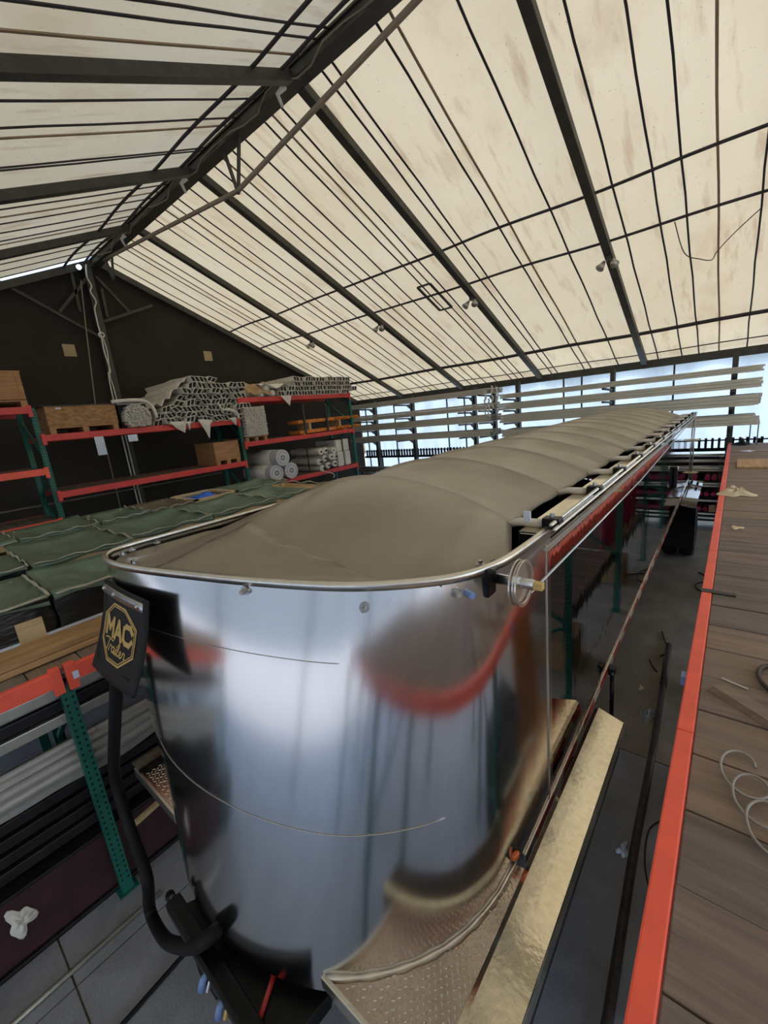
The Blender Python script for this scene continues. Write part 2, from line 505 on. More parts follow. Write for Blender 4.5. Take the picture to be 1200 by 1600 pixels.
# ---- roof lights and hanging wires
for i, (x, y, z) in enumerate(((-1.92, 8.97, 5.78), (-4.6, 9.0, 5.76), (-7.2, 9.0, 5.77), (-9.75, 8.92, 5.8))):
    nm = ['on the rafter nearest the right edge', 'on the second rafter from the right edge', 'on the third rafter from the right edge', 'on the rafter nearest the black gable wall'][i]
    t = thing('flood_light', 'small twin flood light ' + nm, 'light', (x, y, z), 'twin flood lights under the rafters')
    part('bracket', MB().box(x - .04, y - .03, z - .1, x + .04, y + .03, z + .03), M['steel'], t)
    for d in (-.07, .07):
        part('lamp_head', MB().tube([(x + d, y, z - .1), (x + d * 1.3, y - .05, z - .16), (x + d * 1.7, y - .09, z - .21)], [.025, .05, .075], 12), M['alu_dull'], t, smooth=True)
frame = MB()
for a, b in (((-5.6, 8.45), (-5.28, 8.45)), ((-5.28, 8.45), (-5.28, 9.33)), ((-5.28, 9.33), (-5.6, 9.33)), ((-5.6, 9.33), (-5.6, 8.45))):
    frame.bar((*a, roof_z(a[1]) - .06), (*b, roof_z(b[1]) - .06), .05, .03)
single('roof_frame', frame, M['steel'], 'small empty rectangular frame fixed under the roof fabric', 'frame')
pts = spline([(-.95, 8.77, roof_z(8.77) - .1), (-.85, 9.3, 5.55), (-.65, 9.55, 5.45), (-.5, 9.68, 5.42), (-.43, 9.55, 5.5), (-.2, 9.2, 5.64), (.07, 8.97, 5.8)], 6)
single('loose_wire', MB().tube(pts, .008, 5), M['steel'], 'loose thin wire drooping from the right-hand roof straps', 'wire', smooth=True)
pts = spline([(-11.95, 4.22, 7.55), (-11.95, 4.18, 7.28), (-11.95, 4.23, 7.1), (-11.95, 4.18, 6.96), (-11.95, 4.25, 6.76), (-11.95, 4.18, 6.58), (-11.95, 4.17, 6.26),
              (-11.95, 4.18, 6.0), (-11.95, 4.17, 5.6), (-11.95, 4.2, 5.16), (-11.95, 4.12, 4.63), (-11.95, 4.12, 0.02)], 5)
t = thing('hanging_cable', 'white cable hanging down the dark post of the black gable', 'cable', (-11.95, 4.17, 2.2))
part('cable_run', MB().tube(pts, .016, 6), M['white'], t, smooth=True)
part('cable_run', MB().tube(spline([(-11.94, 4.2, 5.98), (-11.94, 4.23, 5.6), (-11.94, 4.16, 5.0), (-11.94, 4.19, 4.4), (-11.94, 4.2, .02)], 4), .012, 6), M['white'], t, smooth=True)
part('cable_loop', MB().ring((-11.94, 4.19, 6.0), (1, 0, 0), .045, .07, .03), M['white'], t, smooth=True)
single('hanging_rope', MB().tube([(-12.0, 4.05, 7.2), (-12.0, 3.9, 6.0), (-12.0, 3.72, 4.4), (-12.0, 3.7, .02)], .013, 6), M['grey_strap'], 'thin grey rope hanging left of the gable post', 'rope')
t = thing('peak_glow', 'small bluish glowing disc at the gable peak', 'lamp', (-12.0, 4.06, 7.48))  # bluish glowing disc for one bright spot under the peak
em = bpy.data.materials.new('bluish_glow'); em.use_nodes = True
eb = em.node_tree.nodes['Principled BSDF']; eb.inputs['Emission Color'].default_value = (.55, .8, 1, 1); eb.inputs['Emission Strength'].default_value = 4
part('lens', MB().tube([(-11.97, 4.06, 7.47), (-11.93, 4.06, 7.47)], .05, 14), em, t)
part('glow_collar', MB().tube([(-12.08, 4.06, 7.47), (-11.975, 4.06, 7.47)], [.03, .065], 14), M['steel'], t)

# ================================================================ PALLET RACKS
def post_mb(x, y, z0, z1, s=1):
    """perforated upright: channel open to the rear, front at x facing direction s"""
    mb = MB()
    mb.box(x - .012, y - .04, z0, x, y + .04, z1) if s > 0 else mb.box(x, y - .04, z0, x + .012, y + .04, z1)
    for d in (-.04, .028):
        mb.box(x - .07, y + d, z0, x - .012, y + d + .012, z1) if s > 0 else mb.box(x + .012, y + d, z0, x + .07, y + d + .012, z1)
    return mb
def add_post(t, x, y, z0, z1, s=1, holes=True, foot=True):
    p = part('post', post_mb(x, y, z0, z1, s), M['green'], t)
    if holes:
        mb = MB()
        z = z0 + .12
        while z < z1 - .05:
            for d in (-.021, .021):
                xx = x + s * .0006
                a = .008
                mb.add([(xx, y + d - a, z - .004), (xx, y + d, z - .013), (xx, y + d + a, z - .004), (xx, y + d + a * .8, z + .009), (xx, y + d - a * .8, z + .009)], [(0, 1, 2, 3, 4)])
            yy = y - .0406
            mb.add([(x - s * .03, yy, z - .014), (x - s * .018, yy, z), (x - s * .03, yy, z + .012), (x - s * .042, yy, z)], [(0, 1, 2, 3)])
            z += .0508
        part('post_holes', mb, M['hole'], p, kind='stuff')
    if foot:
        part('foot_plate', MB().box(min(x, x - s * .1) - .0, y - .07, 0, max(x, x - s * .1) + .02, y + .07, .012), M['green'], p)
    return p
def add_beam(t, x, y0, y1, ztop, m, s=1, h=.115, conn=True, wd=.05):
    b = part('beam', MB().box(min(x, x + s * wd), y0, ztop - h, max(x, x + s * wd), y1, ztop), m, t, bevel=.006)
    if conn:
        for y in (y0, y1):
            part('beam_connector', MB().box(min(x, x + s * .008) if s > 0 else x - .008, y - .03, ztop - .17, max(x, x + s * wd * 1.1), y + .03, ztop + .02), m, b, bevel=.004)
    return b
def frame_brace(t, xa, xb, y, z0, z1):
    z = z0
    k = 0
    while z < z1 - .3:
        a, b = (xa, xb) if k % 2 else (xb, xa)
        part('brace', MB().bar((a, y, z), (b, y, min(z + .75, z1)), .035, .035, (0, 1, 0)), M['green'], t)
        z += .75
        k += 1

# ---- right rack (the deck the picture is taken from)
RX = -.05
rr = thing('pallet_rack', 'tall pallet rack decked with worn planks behind a long orange beam on the right', 'rack', (1.0, 4.5, 0))
ry = [-3.13, -.6, 1.93, 4.46, 7.0, 9.53, 12.06]
for i, y in enumerate(ry):
    add_post(rr, RX - .06, y, .012, 1.9, -1)
    add_post(rr, 1.0, y, .012, 1.9, 1, holes=False)
    frame_brace(rr, RX, .95, y, .2, 1.8)
    add_post(rr, 2.2, y, .012, 1.9, 1, holes=False)
for a, b in zip(ry, ry[1:] + [12.72]):
    add_beam(rr, RX, a, b - .002, 2.0, M['orange'], -1, wd=.06, conn=False)
    add_beam(rr, .97, a, b - .002, 1.95, M['orange'], 1, conn=False)
    add_beam(rr, 2.2, a, b - .002, 1.95, M['orange'], 1, conn=False)
edges = [.92 + .3 * k for k in range(-14, 40)]
dk = [M['deck'], M['deck2'], M['deck3']]
for k, y in enumerate(edges[:-1]):
    if y + .3 > 12.7:
        break
    dz = rnd.uniform(-.004, .004)
    mt = dk[rnd.randrange(3)] if y < 6.2 else M['deck3']
    part('deck_plank', MB().box(RX + .004, y + rnd.uniform(.001, .005), 1.952 + dz, 2.35, y + .3 - rnd.uniform(.001, .006), 1.992 + dz), mt, rr, bevel=.003)
# lower level under the deck
for y0, y1 in ((4.46, 7.0), (7.0, 9.53)):
    add_beam(rr, RX + .06, y0, y1, .98, M['darkbar'], -1, wd=.05, conn=False)
    add_beam(rr, .97, y0, y1, .98, M['darkbar'], 1, conn=False)
    part('shelf_board', MB().box(0, y0 + .06, .98, .95, y1 - .06, 1.0), M['deck3'], rr)
part('tape_band', MB().box(RX - .064, 3.5, 1.93, RX + .003, 3.56, 2.004).box(RX, 3.5, 1.997, RX + .13, 3.55, 2.003), M['black'], rr, label='black tape band')
part('beam_clip', MB().box(RX - .085, 2.42, 1.9, RX - .06, 2.48, 1.95), M['bluetag'], rr, label='small blue clip')

# ---- left front rack (low deck with tarped crates)
LX = -3.45
lr = thing('pallet_rack', 'low pallet rack with orange beams and a plank deck beside the trailer nose', 'rack', (-4.5, 1.5, 0))
ly = [-2.05, .47, 2.99, 5.51]
for y in ly:
    add_post(lr, LX, y, .012, 1.86, 1, holes=(y < 1))
    for x in (-4.5, -5.75, -8.05):
        add_post(lr, x, y, .012, 1.88, 1, holes=False)
    frame_brace(lr, -4.5, LX - .05, y, .2, 1.8)
for a, b in zip(ly, ly[1:]):
    add_beam(lr, LX, a + .042, b - .042, 2.0, M['orange'])
    for x in (-4.5, -5.75, -8.05):
        add_beam(lr, x, a + .042, b - .042, 1.95, M['orange'], conn=False)
lab = part('beam_label', MB().box(LX + .056, .515, 1.9, LX + .0575, .55, 1.955), M['tagwhite'], lr, label='small white sticker')
for k in range(-8, 18):
    y = .3 * k
    for x0, x1 in ((-5.78, LX - .004), (-8.1, -5.79)):
        part('deck_plank', MB().box(x0, y + .003, 1.955, x1, y + .296, 1.993 + rnd.uniform(-.004, .003)), dk[rnd.randrange(3)], lr, bevel=.003)

# ---- gable racks
GX = -9.2
gr = thing('pallet_rack', 'long three-bay pallet rack with red beams against the black gable', 'rack', (-9.7, 4.0, 0))
for y in (-1.98, 1.9, 5.77, 9.68):
    add_post(gr, GX, y, .012, 4.16, 1, holes=(0 < y < 9))
    add_post(gr, GX - 1.0, y, .012, 4.16, 1, holes=False)
    frame_brace(gr, GX - 1.0, GX - .05, y, .3, 4.0)
bays = {(-1.98, 1.9): (4.18, 3.14, 2.23), (1.9, 5.77): (3.70, 2.70), (5.77, 9.68): (4.19, 3.14, 2.05)}
for (a, b), lv in bays.items():
    for z in lv:
        mm = M['red'] if not (a < 0 and z < 3.5) else M['orange']
        add_beam(gr, GX, a + .042, b - .042, z, mm)
        add_beam(gr, GX - 1.07, a + .042, b - .042, z, mm, conn=False)
        n = 13
        for k in range(n):
            y0 = a + .05 + (b - a - .1) * k / n
            part('shelf_board', MB().box(GX - 1.06, y0 + .004, z - .03, GX - .004, y0 + (b - a - .1) / n - .004, z - .002), M['deck2'] if z < 4 else M['deck3'], gr)
# tag papers hanging under the middle bay
for i, (y0, y1, z0, z1) in enumerate(((2.68, 2.83, 3.25, 3.59), (3.25, 3.42, 3.44, 3.57))):
    single('hanging_tag', MB().box(GX + .055, y0, z0, GX + .06, y1, z1), M['tagwhite'], ['long white plastic strip hanging below the beam under the plywood crate', 'small white tag hanging below the beam under the rod bundle'][i], 'tag')
single('back_rail', MB().tube([(-10.9, -2.5, 2.35), (-10.9, 6, 2.35)], .02, 6), M['zinc'], 'thin pale pipe running along behind the gable rack', 'pipe')
# ================================================================ TRAILER
TL_, TR_ = -2.87, -.68          # side planes
YT = 10.97                      # tail
ZRIM = H - .62
tr = thing('dump_trailer', 'long polished aluminium dump trailer with rounded nose and olive tarp', 'trailer', (-1.77, 5.5, 0))
top_o = [(-.68, 2.05), (-.68, 1.78), (-.695, 1.53), (-.745, 1.36), (-.845, 1.232), (-1.03, 1.092), (-1.24, .992), (-1.58, .883), (-1.89, .803), (-2.2, .73),
         (-2.45, .688), (-2.63, .682), (-2.765, .715), (-2.845, .79), (-2.87, .92), (-2.87, 1.25), (-2.87, 2.05)]
bot_o = [(-.68, 2.05), (-.68, 1.75), (-.682, 1.5), (-.695, 1.28), (-.765, 1.04), (-.91, .82), (-1.12, .642), (-1.4, .527), (-1.72, .48), (-2.03, .515),
         (-2.36, .615), (-2.60, .715), (-2.75, .88), (-2.83, 1.15), (-2.85, 1.5), (-2.87, 1.75), (-2.87, 2.05)]
SUB = 6
TO = [Vector((p.x, p.y)) for p in spline([(x, y, 0) for x, y in top_o], SUB)]
BO = [Vector((p.x, p.y)) for p in spline([(x, y, 0) for x, y in bot_o], SUB)]
ZB0 = H - 2.2
NV = len(TO) - 1
def nose_pt(i, z):
    t = (z - ZB0) / (ZRIM - .02 - ZB0)
    p = BO[i].lerp(TO[i], t)
    return Vector((p.x, p.y, z))
def nose_fn(u, v):
    i = min(NV, round(u * NV))
    return tuple(nose_pt(i, ZB0 - .02 + v * (ZRIM - .02 - ZB0 + .02)))
nose = part('nose_shell', MB().grid(NV, 14, nose_fn), M['nose'], tr, smooth=True)
# weld seams round the nose
def off(p, i, z, d):
    a, b = nose_pt(max(i - 1, 0), z), nose_pt(min(i + 1, NV), z)
    t = (b - a).normalized()
    n = Vector((t.y, -t.x, 0))
    if n.y > 0 and abs(n.x) < .3: n = -n
    c = Vector((-1.77, 2.0, z))
    if (p - c).dot(n) < 0: n = -n
    return p + n * d, n
for z, i0, i1 in ((H - .93, 34, 62), (H - 1.6, 24, 80)):
    pts = [off(nose_pt(i, z), i, z, .002)[0] for i in range(i0, i1)]
    part('weld_seam', MB().tube(pts, .0014, 6), M['nose'], nose, smooth=True)
pts = [off(nose_pt(i, ZB0 + .042), i, ZB0 + .042, .006)[0] for i in range(12, 37)]
part('weld_bead', MB().tube(pts, [.011 + .003 * math.sin(k * 2.3) for k in range(len(pts))], 8), M['alu'], nose, smooth=True, label='bright weld bead along the tread plate')
# rim lip
mb = MB()
prof = [(-.016, -.022), (.008, -.03), (.011, -.006), (.006, .004), (-.012, .005), (-.018, -.004)]
vs, fs = [], []
for i in range(NV + 1):
    p, n = off(Vector((TO[i].x, TO[i].y, ZRIM)), i, ZRIM - .05, 0)
    for a, b in prof:
        vs.append(p + n * a + Vector((0, 0, b)))
k = len(prof)
for i in range(NV):
    for j in range(k):
        fs.append((i * k + j, i * k + (j + 1) % k, (i + 1) * k + (j + 1) % k, (i + 1) * k + j))
mb.add(vs, fs)
part('nose_rim', mb, M['alu'], tr, smooth=True)
# bolts on the nose
for (x, y, z), d in (((-1.57, .87, H - .672), .0), ((-1.06, 1.083, H - .712), 0), ((-.78, 1.30, H - .69), 0)):
    i = min(range(NV + 1), key=lambda q: (nose_pt(q, z) - Vector((x, y, z))).length)
    p, n = off(nose_pt(i, z), i, z, 0)
    b = part('bolt_washer', MB().tube([p - n * .002, p + n * .006], .021, 16), M['zinc'], nose)
    part('bolt_head', MB().tube([p + n * .006, p + n * .03], .011, 6), M['alu_dull'], b)
# sides
def zbot(y):
    return H - 2.25 + .034 * (y - 2)
def side(x, x2, nm):
    n = 26
    mb = MB()
    vs, fs = [], []
    for j in range(n + 1):
        y = 1.98 + (YT - 1.98) * j / n
        vs += [(x, y, zbot(y)), (x, y, ZRIM - .06), (x2, y, ZRIM - .06), (x2, y, zbot(y))]
    for j in range(n):
        for q in range(4):
            fs.append((4 * j + q, 4 * j + (q + 1) % 4, 4 * j + 4 + (q + 1) % 4, 4 * j + 4 + q))
    fs += [(0, 1, 2, 3), (4 * n + 3, 4 * n + 2, 4 * n + 1, 4 * n)]
    return part(nm, mb.add(vs, fs), M['mirror'], tr)
sp = side(TR_, TR_ - .03, 'side_panel')
sl = side(TL_, TL_ + .03, 'side_panel')
part('panel_seam', MB().box(TR_ - .002, 1.975, ZB0, TR_ + .004, 1.99, ZRIM - .08), M['alu_dull'], sp)
part('front_strip', MB().box(TR_ - .002, 2.0, H - .74, TR_ + .003, YT, H - .728), M['alu_dull'], sp)
for x in (TR_, TL_):
    s = 1 if x == TR_ else -1
    r = part('bottom_rail', MB().bar((x + s * .004, 1.6, zbot(1.6) + .01), (x + s * .004, YT, zbot(YT) + .01), .014, .06), M['mirror'], tr, bevel=.004)
    if s > 0:
        y = 1.75
        red = True
        while y < 9:
            e = y + (.28 if red else .17)
            part('reflective_tape', MB().bar((x + .0125, y, zbot(y) + .012), (x + .0125, e, zbot(e) + .012), .002, .05), M['tape_red'] if red else M['tape_white'], r, label='red reflective tape' if red else 'white reflective tape')
            y, red = e, not red
    y0 = 1.95
    rail = part('top_rail', MB().box(min(x, x - s * .12), y0, ZRIM - .075, max(x, x - s * .12), YT, ZRIM - .018), M['mirror'], tr, bevel=.006)
    part('rail_cap', MB().box(min(x - s * .004, x - s * .12), y0, ZRIM - .018, max(x - s * .004, x - s * .12), YT, ZRIM - .012), M['alu_rail'], rail)
    part('inner_shade_liner', MB().box(min(x - s * .031, x - s * .036), 1.98, H - 2.1, max(x - s * .031, x - s * .036), YT, ZRIM - .075), M['darkbar'], tr)  # dark liner stands in for the shade inside the covered body
    part('rail_shade_strip', MB().box(min(x - s * .12, x - s * .124), y0, ZRIM - .08, max(x - s * .12, x - s * .124), YT, ZRIM - .014), M['darkbar'], rail)  # dark strip painted as the shade in the gap beside the tarp
    part('rail_lip', MB().box(x - .004, y0, ZRIM - .1, x + .006, YT, ZRIM - .09), M['alu_dull'], rail)
# bed, coloured dark for the shade under the tarp, and tailgate
part('bed_floor', MB().box(TL_ + .03, 2.0, H - 2.1, TR_ - .03, YT, H - 2.07), M['darkbar'], tr)
tg = part('tailgate', MB().box(TL_, YT, H - 2.0, TR_, YT + .05, ZRIM - .03), M['mirror'], tr, bevel=.006)
for x in (TL_ + .25, -1.77, TR_ - .25):
    part('gate_rib', MB().box(x - .05, YT + .05, H - 1.98, x + .05, YT + .1, ZRIM - .06), M['alu'], tg)
# frame and running gear
for x in (-2.35, -1.2):
    part('frame_rail', MB().box(x - .05, 3.0, H - 2.5, x + .05, YT - .1, H - 2.12), M['black'], tr)
for y in (3.1, 5.5, 8.0, 10.6):
    part('crossmember', MB().box(-2.3, y, H - 2.42, -1.25, y + .08, H - 2.2), M['black'], tr)
AX = 10.22
part('axle', MB().tube([(-3.0, AX, .52), (-.55, AX, .52)], .07, 14), M['black'], tr, smooth=True)
def tire(xc, wd):
    n = 40
    pr = [(.27, -wd / 2 + .03), (.36, -wd / 2), (.47, -wd / 2 + .01), (.51, -wd / 2 + .035), (.52, -wd / 4), (.52, wd / 4), (.51, wd / 2 - .035), (.47, wd / 2 - .01), (.36, wd / 2), (.27, wd / 2 - .03)]
    vs, fs = [], []
    for a in range(n):
        t = 2 * math.pi * a / n
        for r, x in pr:
            rr_ = r if r < .5 else r - (.006 if a % 2 else 0)
            vs.append((xc + x, AX + rr_ * math.cos(t), .52 + rr_ * math.sin(t)))
    k = len(pr)
    for a in range(n):
        b = (a + 1) % n
        for j in range(k):
            fs.append((a * k + j, a * k + (j + 1) % k, b * k + (j + 1) % k, b * k + j))
    return MB().add(vs, fs)
for xc in (-.61, -.90, -2.64, -2.93):
    tt = part('tire', tire(xc, .26), M['rubber'], tr, smooth=True)
    part('wheel_disc', MB().tube([(xc - .03, AX, .52), (xc + .03, AX, .52)], .275, 28), M['alu'], tt)
    part('hub', MB().tube([(xc - .11, AX, .52), (xc + .11, AX, .52)], [.11, .08], 14), M['alu'], tt, smooth=True)
for x0, x1 in ((TR_ - .3, -.44), (TL_ - .24, TL_ + .3)):
    mid = (x0 + x1) / 2
    fe = MB()
    for a, b in ((0, .5), (.5, 1)):
        pass
    prof = [(9.0, H - 2.12), (9.35, H - 2.04), (11.0, H - 2.02), (11.4, H - 2.12)]
    vs, fs = [], []
    for (y, z) in prof:
        vs += [(x0, y, z + .03), (x1, y, z - .03), (x1, y, z - .05), (x0, y, z + .01)]
    for j in range(3):
        for q in range(4):
            fs.append((4 * j + q, 4 * j + (q + 1) % 4, 4 * j + 4 + (q + 1) % 4, 4 * j + 4 + q))
    fs += [(0, 1, 2, 3), (15, 14, 13, 12)]
    part('fender', fe.add(vs, fs), M['mirror'], tr, label='bright folded aluminium fender')
part('mud_flap', MB().box(-1.02, 9.52, .35, -.47, 9.54, H - 2.14), M['rubber'], tr)
# grab handle, tail rod with discs
h_ = part('crank_holder', MB().box(TR_ + .002, 7.55, H - 1.52, TR_ + .05, 7.66, H - 1.2), M['black'], tr, bevel=.01)
for z in (H - 1.22, H - 1.5):
    part('holder_cap', MB().box(TR_ + .045, 7.57, z - .02, TR_ + .062, 7.64, z + .02), M['white'], h_)
rod = part('tail_rod', MB().tube([(-.66, YT + .02, H - .62), (-.66, YT + .02, H - 2.0)], .014, 8), M['zinc'], tr, smooth=True)
for z, rr_ in ((H - 1.17, .13), (H - 1.86, .12)):
    part('rod_disc', MB().tube([(-.66, YT + .02, z - .02), (-.66, YT + .02, z), (-.66, YT + .02, z + .02)], [.06, rr_, .05], 18), M['cloth'], rod, smooth=True)

# ---- tarp over bows
bow_y = [2.05, 2.87, 3.62, 4.37, 5.12, 5.84, 6.55, 7.22, 7.88, 8.55, 9.22, 9.9, 10.5]
XL_, XR_ = -2.76, -.88
def arch(s):
    return -.635 + .245 * (math.sin(math.pi * min(1, max(0, s))) ** .85)
def bow_pt(s, y, dz=0):
    return Vector((XL_ + (XR_ - XL_) * s, y, H + arch(s) + dz))
ys_ = []
for a, b in zip(bow_y, bow_y[1:]):
    d = b - a
    ys_ += [a, a + .03, a + .07, a + d * .25, a + d * .4, a + d * .55, a + d * .7, a + d * .85, b - .06, b - .025]
ys_ += [bow_y[-1], bow_y[-1] + .1, 10.88]
# front cap between nose rim and the first bow
cap_o = []
for i in range(8, NV - 4):
    p, n = off(Vector((TO[i].x, TO[i].y, ZRIM)), i, ZRIM - .05, -.05)
    cap_o.append(Vector((p.x, p.y)))
cap_o = cap_o[::-1]
def cap_bound(s):
    f = s * (len(cap_o) - 1)
    i = min(int(f), len(cap_o) - 2)
    return cap_o[i].lerp(cap_o[i + 1], f - i)
def wr(s, y):
    return .006 * math.sin(9 * s + 5 * y) * math.sin(4.2 * y + 3) + .004 * math.sin(23 * s - 3 * y)
NS = 44
def tarp_fn(u, v):
    j = round(v * (len(rows) - 1))
    kind, val = rows[j]
    s = round(u * NS) / NS
    if kind == 'cap':
        f = cap_bound(s)
        b = bow_pt(s, bow_y[0])
        t = val
        x, y = f.x + (b.x - f.x) * t, f.y + (b.y - f.y) * t
        zf = H - .668
        hump = smooth01(t) * .72 + .28 * t
        z = zf + (b.z - zf) * hump
        val_ = math.exp(-((s - .14) / .13) ** 2) * math.sin(math.pi * t) ** .7 * .085       # sunk valley on the left
        cre = math.exp(-((s - .60 + .25 * t) / .035) ** 2) * (1 - t) * t * 4 * .018
        puff = .045 * math.exp(-((s - .62) / .2) ** 2) * math.sin(math.pi * t)
        fold = .03 * math.exp(-(((s - .88) - .16 * (t - .5)) / .04) ** 2) * math.sin(math.pi * t) - .03 * math.exp(-(((s - .78) - .2 * (t - .5)) / .05) ** 2) * math.sin(math.pi * t)
        return (x, y, z - val_ - cre + puff + fold + wr(s, y) * math.sin(math.pi * min(1, t * 1.5 + .02)) * .7)
    y = val
    k = max(i for i in range(len(bow_y)) if bow_y[i] <= y + 1e-6)
    nx = bow_y[k + 1] if k + 1 < len(bow_y) else bow_y[k] + .7
    f = (y - bow_y[k]) / (nx - bow_y[k])
    g = math.sin(math.pi * min(1, f))
    xr = XR_ - .035 * g * max(0, 1)
    x = XL_ + (xr - XL_) * s
    z = H + arch(s) - .03 * g * math.sin(math.pi * s) ** .5 - .02 * g * s
    rid = .012 if (f < .02 or f > .985) else 0
    wk = (.014 * math.exp(-((s - .94) / .06) ** 2) * math.sin(y * 38) + .010 * math.sin(14 * (1 - s) - 26 * f * (1 - s)) * s + .008 * math.sin(30 * f + 6 * s) * s * s + 1.6 * wr(s, y)) * min(1, g * 2) * (1 if y < 6 else .5)
    return (x, y, z + rid + wk)
rows = [('cap', k / 16) for k in range(16)] + [('y', y) for y in ys_]
tp = part('tarp', MB().grid(NS, len(rows) - 1, tarp_fn), M['tarp'], tr, smooth=True, solid=.004)
# hem strip and the flap folded over the front-left corner
fold_pts = [(-2.30, .80), (-1.98, .83), (-1.55, .925), (-1.1, 1.085), (-.83, 1.215), (-1.3, 1.27), (-1.75, 1.3), (-2.19, 1.33)]
_cap = [Vector(tarp_fn(i / NS, j / (len(rows) - 1))) for j in range(17) for i in range(NS + 1)]
def capz(x, y):
    c = sorted(((q.x - x) ** 2 + (q.y - y) ** 2 + 1e-6, q.z) for q in _cap)[:4]
    ws = [1 / d for d, _ in c]
    return max(sum(wq * zq for wq, (_, zq) in zip(ws, c)) / sum(ws), c[0][1])
def fold_fn(u, v):
    a = Vector((-2.30 + u * 1.46, 0))
    # lower edge follows the rim, upper edge the crease
    lo = [(-2.30, .79), (-1.98, .845), (-1.55, .95), (-1.15, 1.09), (-.84, 1.24)]
    hi = [(-2.20, 1.32), (-1.85, 1.24), (-1.5, 1.2), (-1.15, 1.18), (-.82, 1.25)]
    f = u * 4
    i = min(int(f), 3)
    f -= i
    l = Vector(lo[i]).lerp(Vector(lo[i + 1]), f)
    h = Vector(hi[i]).lerp(Vector(hi[i + 1]), f)
    p = l.lerp(h, v)
    return (p.x, p.y, capz(p.x, p.y) + .010 + .004 * math.sin(u * 20) * v * (1 - v) * 4)
part('tarp_fold', MB().grid(24, 8, fold_fn), M['tarp'], tr, smooth=True, solid=.004, label='triangular tarp fold at the nose corner')
for q in (.06, .12, .2, .36, .93):
    c = cap_bound(q)
    d = (Vector((-1.77, 1.9)) - c).normalized() * .03
    z = H - .652
    tb = part('tarp_bolt', MB().tube([(c.x + d.x, c.y + d.y, z), (c.x + d.x, c.y + d.y, z + .008)], .02, 14), M['zinc'], tp)
    part('nut', MB().tube([(c.x + d.x, c.y + d.y, z + .008), (c.x + d.x, c.y + d.y, z + .024)], .01, 6), M['zinc'], tb)
for k, y in enumerate(bow_y):
    pts = [bow_pt(s / 20, y, -.012) for s in range(21)]
    b = part('tarp_bow', MB().tube(pts, .014, 8), M['alu_dull'], tr, smooth=True)
    za = H - .612
    part('bow_arm', MB().tube([(XR_ - .01, y, H - .63), (XR_ + .05, y, za), (-.70, y + .005, za)], [.02, .022, .022], 10), M['white'], b, smooth=True)
    c = part('arm_clamp', MB().box(-.712, y - .035, H - .632, -.625, y + .035, H - .575), M['black'], b, bevel=.008)
    part('clamp_bolt', MB().tube([(-.67, y, H - .575), (-.67, y, H - .555)], .012, 6), M['zinc'], c)
part('arm_label', MB().box(-.80, 2.012, H - .60, -.765, 2.024, H - .545), M['tagwhite'], tr, label='pale blue label on the first arm')
for x, z in ((-.645, H - .588), (-.628, H - .61)):
    part('tarp_rod', MB().tube([(x, 1.95, z), (x, YT - .05, z)], .009, 8), M['alu'], tr, smooth=True)
# pulley with crank stub, and return cable
px, py, pz = -.60, 1.47, H - .685
pu = part('cable_pulley', MB().ring((px, py, pz), (1, 0, 0), .0, .088, .004, 32).ring((px + .012, py, pz), (1, 0, 0), .078, .092, .006, 32).ring((px - .012, py, pz), (1, 0, 0), .078, .092, .006, 32), M['alu'], tr, smooth=False)
part('crank_sleeve', MB().tube([(px - .1, py, pz), (px + .05, py, pz)], .021, 14), M['zinc'], pu, smooth=True)
part('crank_stub', MB().box(px + .05, py - .014, pz - .014, px + .085, py + .014, pz + .014), M['gold'], pu, bevel=.002)
part('return_cable', MB().tube([(px + .0, py + .06, pz - .08), (-.615, 4.23, H - .79), (-.63, 8.8, H - .69), (-.64, YT, H - .655)], .006, 6), M['zinc'], tr, smooth=True)
bb = part('pulley_bracket', MB().box(-.74, 1.40, pz - .06, -.705, 1.53, pz + .06), M['black'], tr, bevel=.006)
part('bracket_bolt', MB().tube([(-.77, 1.34, pz - .02), (-.73, 1.32, pz - .02)], .014, 6), M['bluetag'], bb)
# platforms of tread plate either side of the nose
def lugs(poly_ok, x0, x1, y0, y1, z):
    mb = MB()
    i = 0
    y = y0
    while y < y1:
        x = x0 + (.014 if i % 2 else 0)
        j = 0
        while x < x1:
            if poly_ok(x, y):
                a = math.radians(48 if (i + j) % 2 else -42)
                u, v = Vector((math.cos(a), math.sin(a), 0)), Vector((-math.sin(a), math.cos(a), 0))
                c = Vector((x, y, z))
                L_, W_ = .0135, .0042
                mb.add([c + u * L_, c + v * W_, c - u * L_, c - v * W_, c + u * L_ * .4 + Vector((0, 0, .0028)), c - u * L_ * .4 + Vector((0, 0, .0028))],
                       [(0, 1, 4), (1, 5, 4), (1, 2, 5), (2, 3, 5), (3, 4, 5), (3, 0, 4)])
            x += .028
            j += 1
        y += .02
        i += 1
    return mb
ZP = H - 2.165
nose_arc = [(p.x, p.y) for p in BO]
rp = [q for q in nose_arc if q[0] > -1.115 and q[1] < 1.5]
pr_ = [(x - .03, y + .02) for x, y in rp]
wing = part('tread_plate', MB().prism([(-.60, .65), (-.60, 1.5)] + pr_ + [(-1.115, .65)], ZP - .012, ZP), M['plate'], tr)
def inside_r(x, y):
    if x > -.615 or y < .66: return False
    for (ax, ay), (bx, by) in zip(rp, rp[1:]):
        if min(ay, by) <= y <= max(ay, by):
            t = (y - ay) / (by - ay + 1e-9)
            return x > ax + t * (bx - ax) + .012
    return False
part('tread_lugs', lugs(inside_r, -1.15, -.6, .66, 1.48, ZP), M['alu'], wing, kind='stuff')
part('plate_edge', MB().bar((-1.13, .645, ZP - .015), (-.5, .645, ZP - .015), .02, .06), M['alu'], wing, bevel=.004)
part('plate_skirt', MB().box(-1.1, .655, ZP - .13, -.5, .665, ZP - .012), M['alu_dull'], wing)
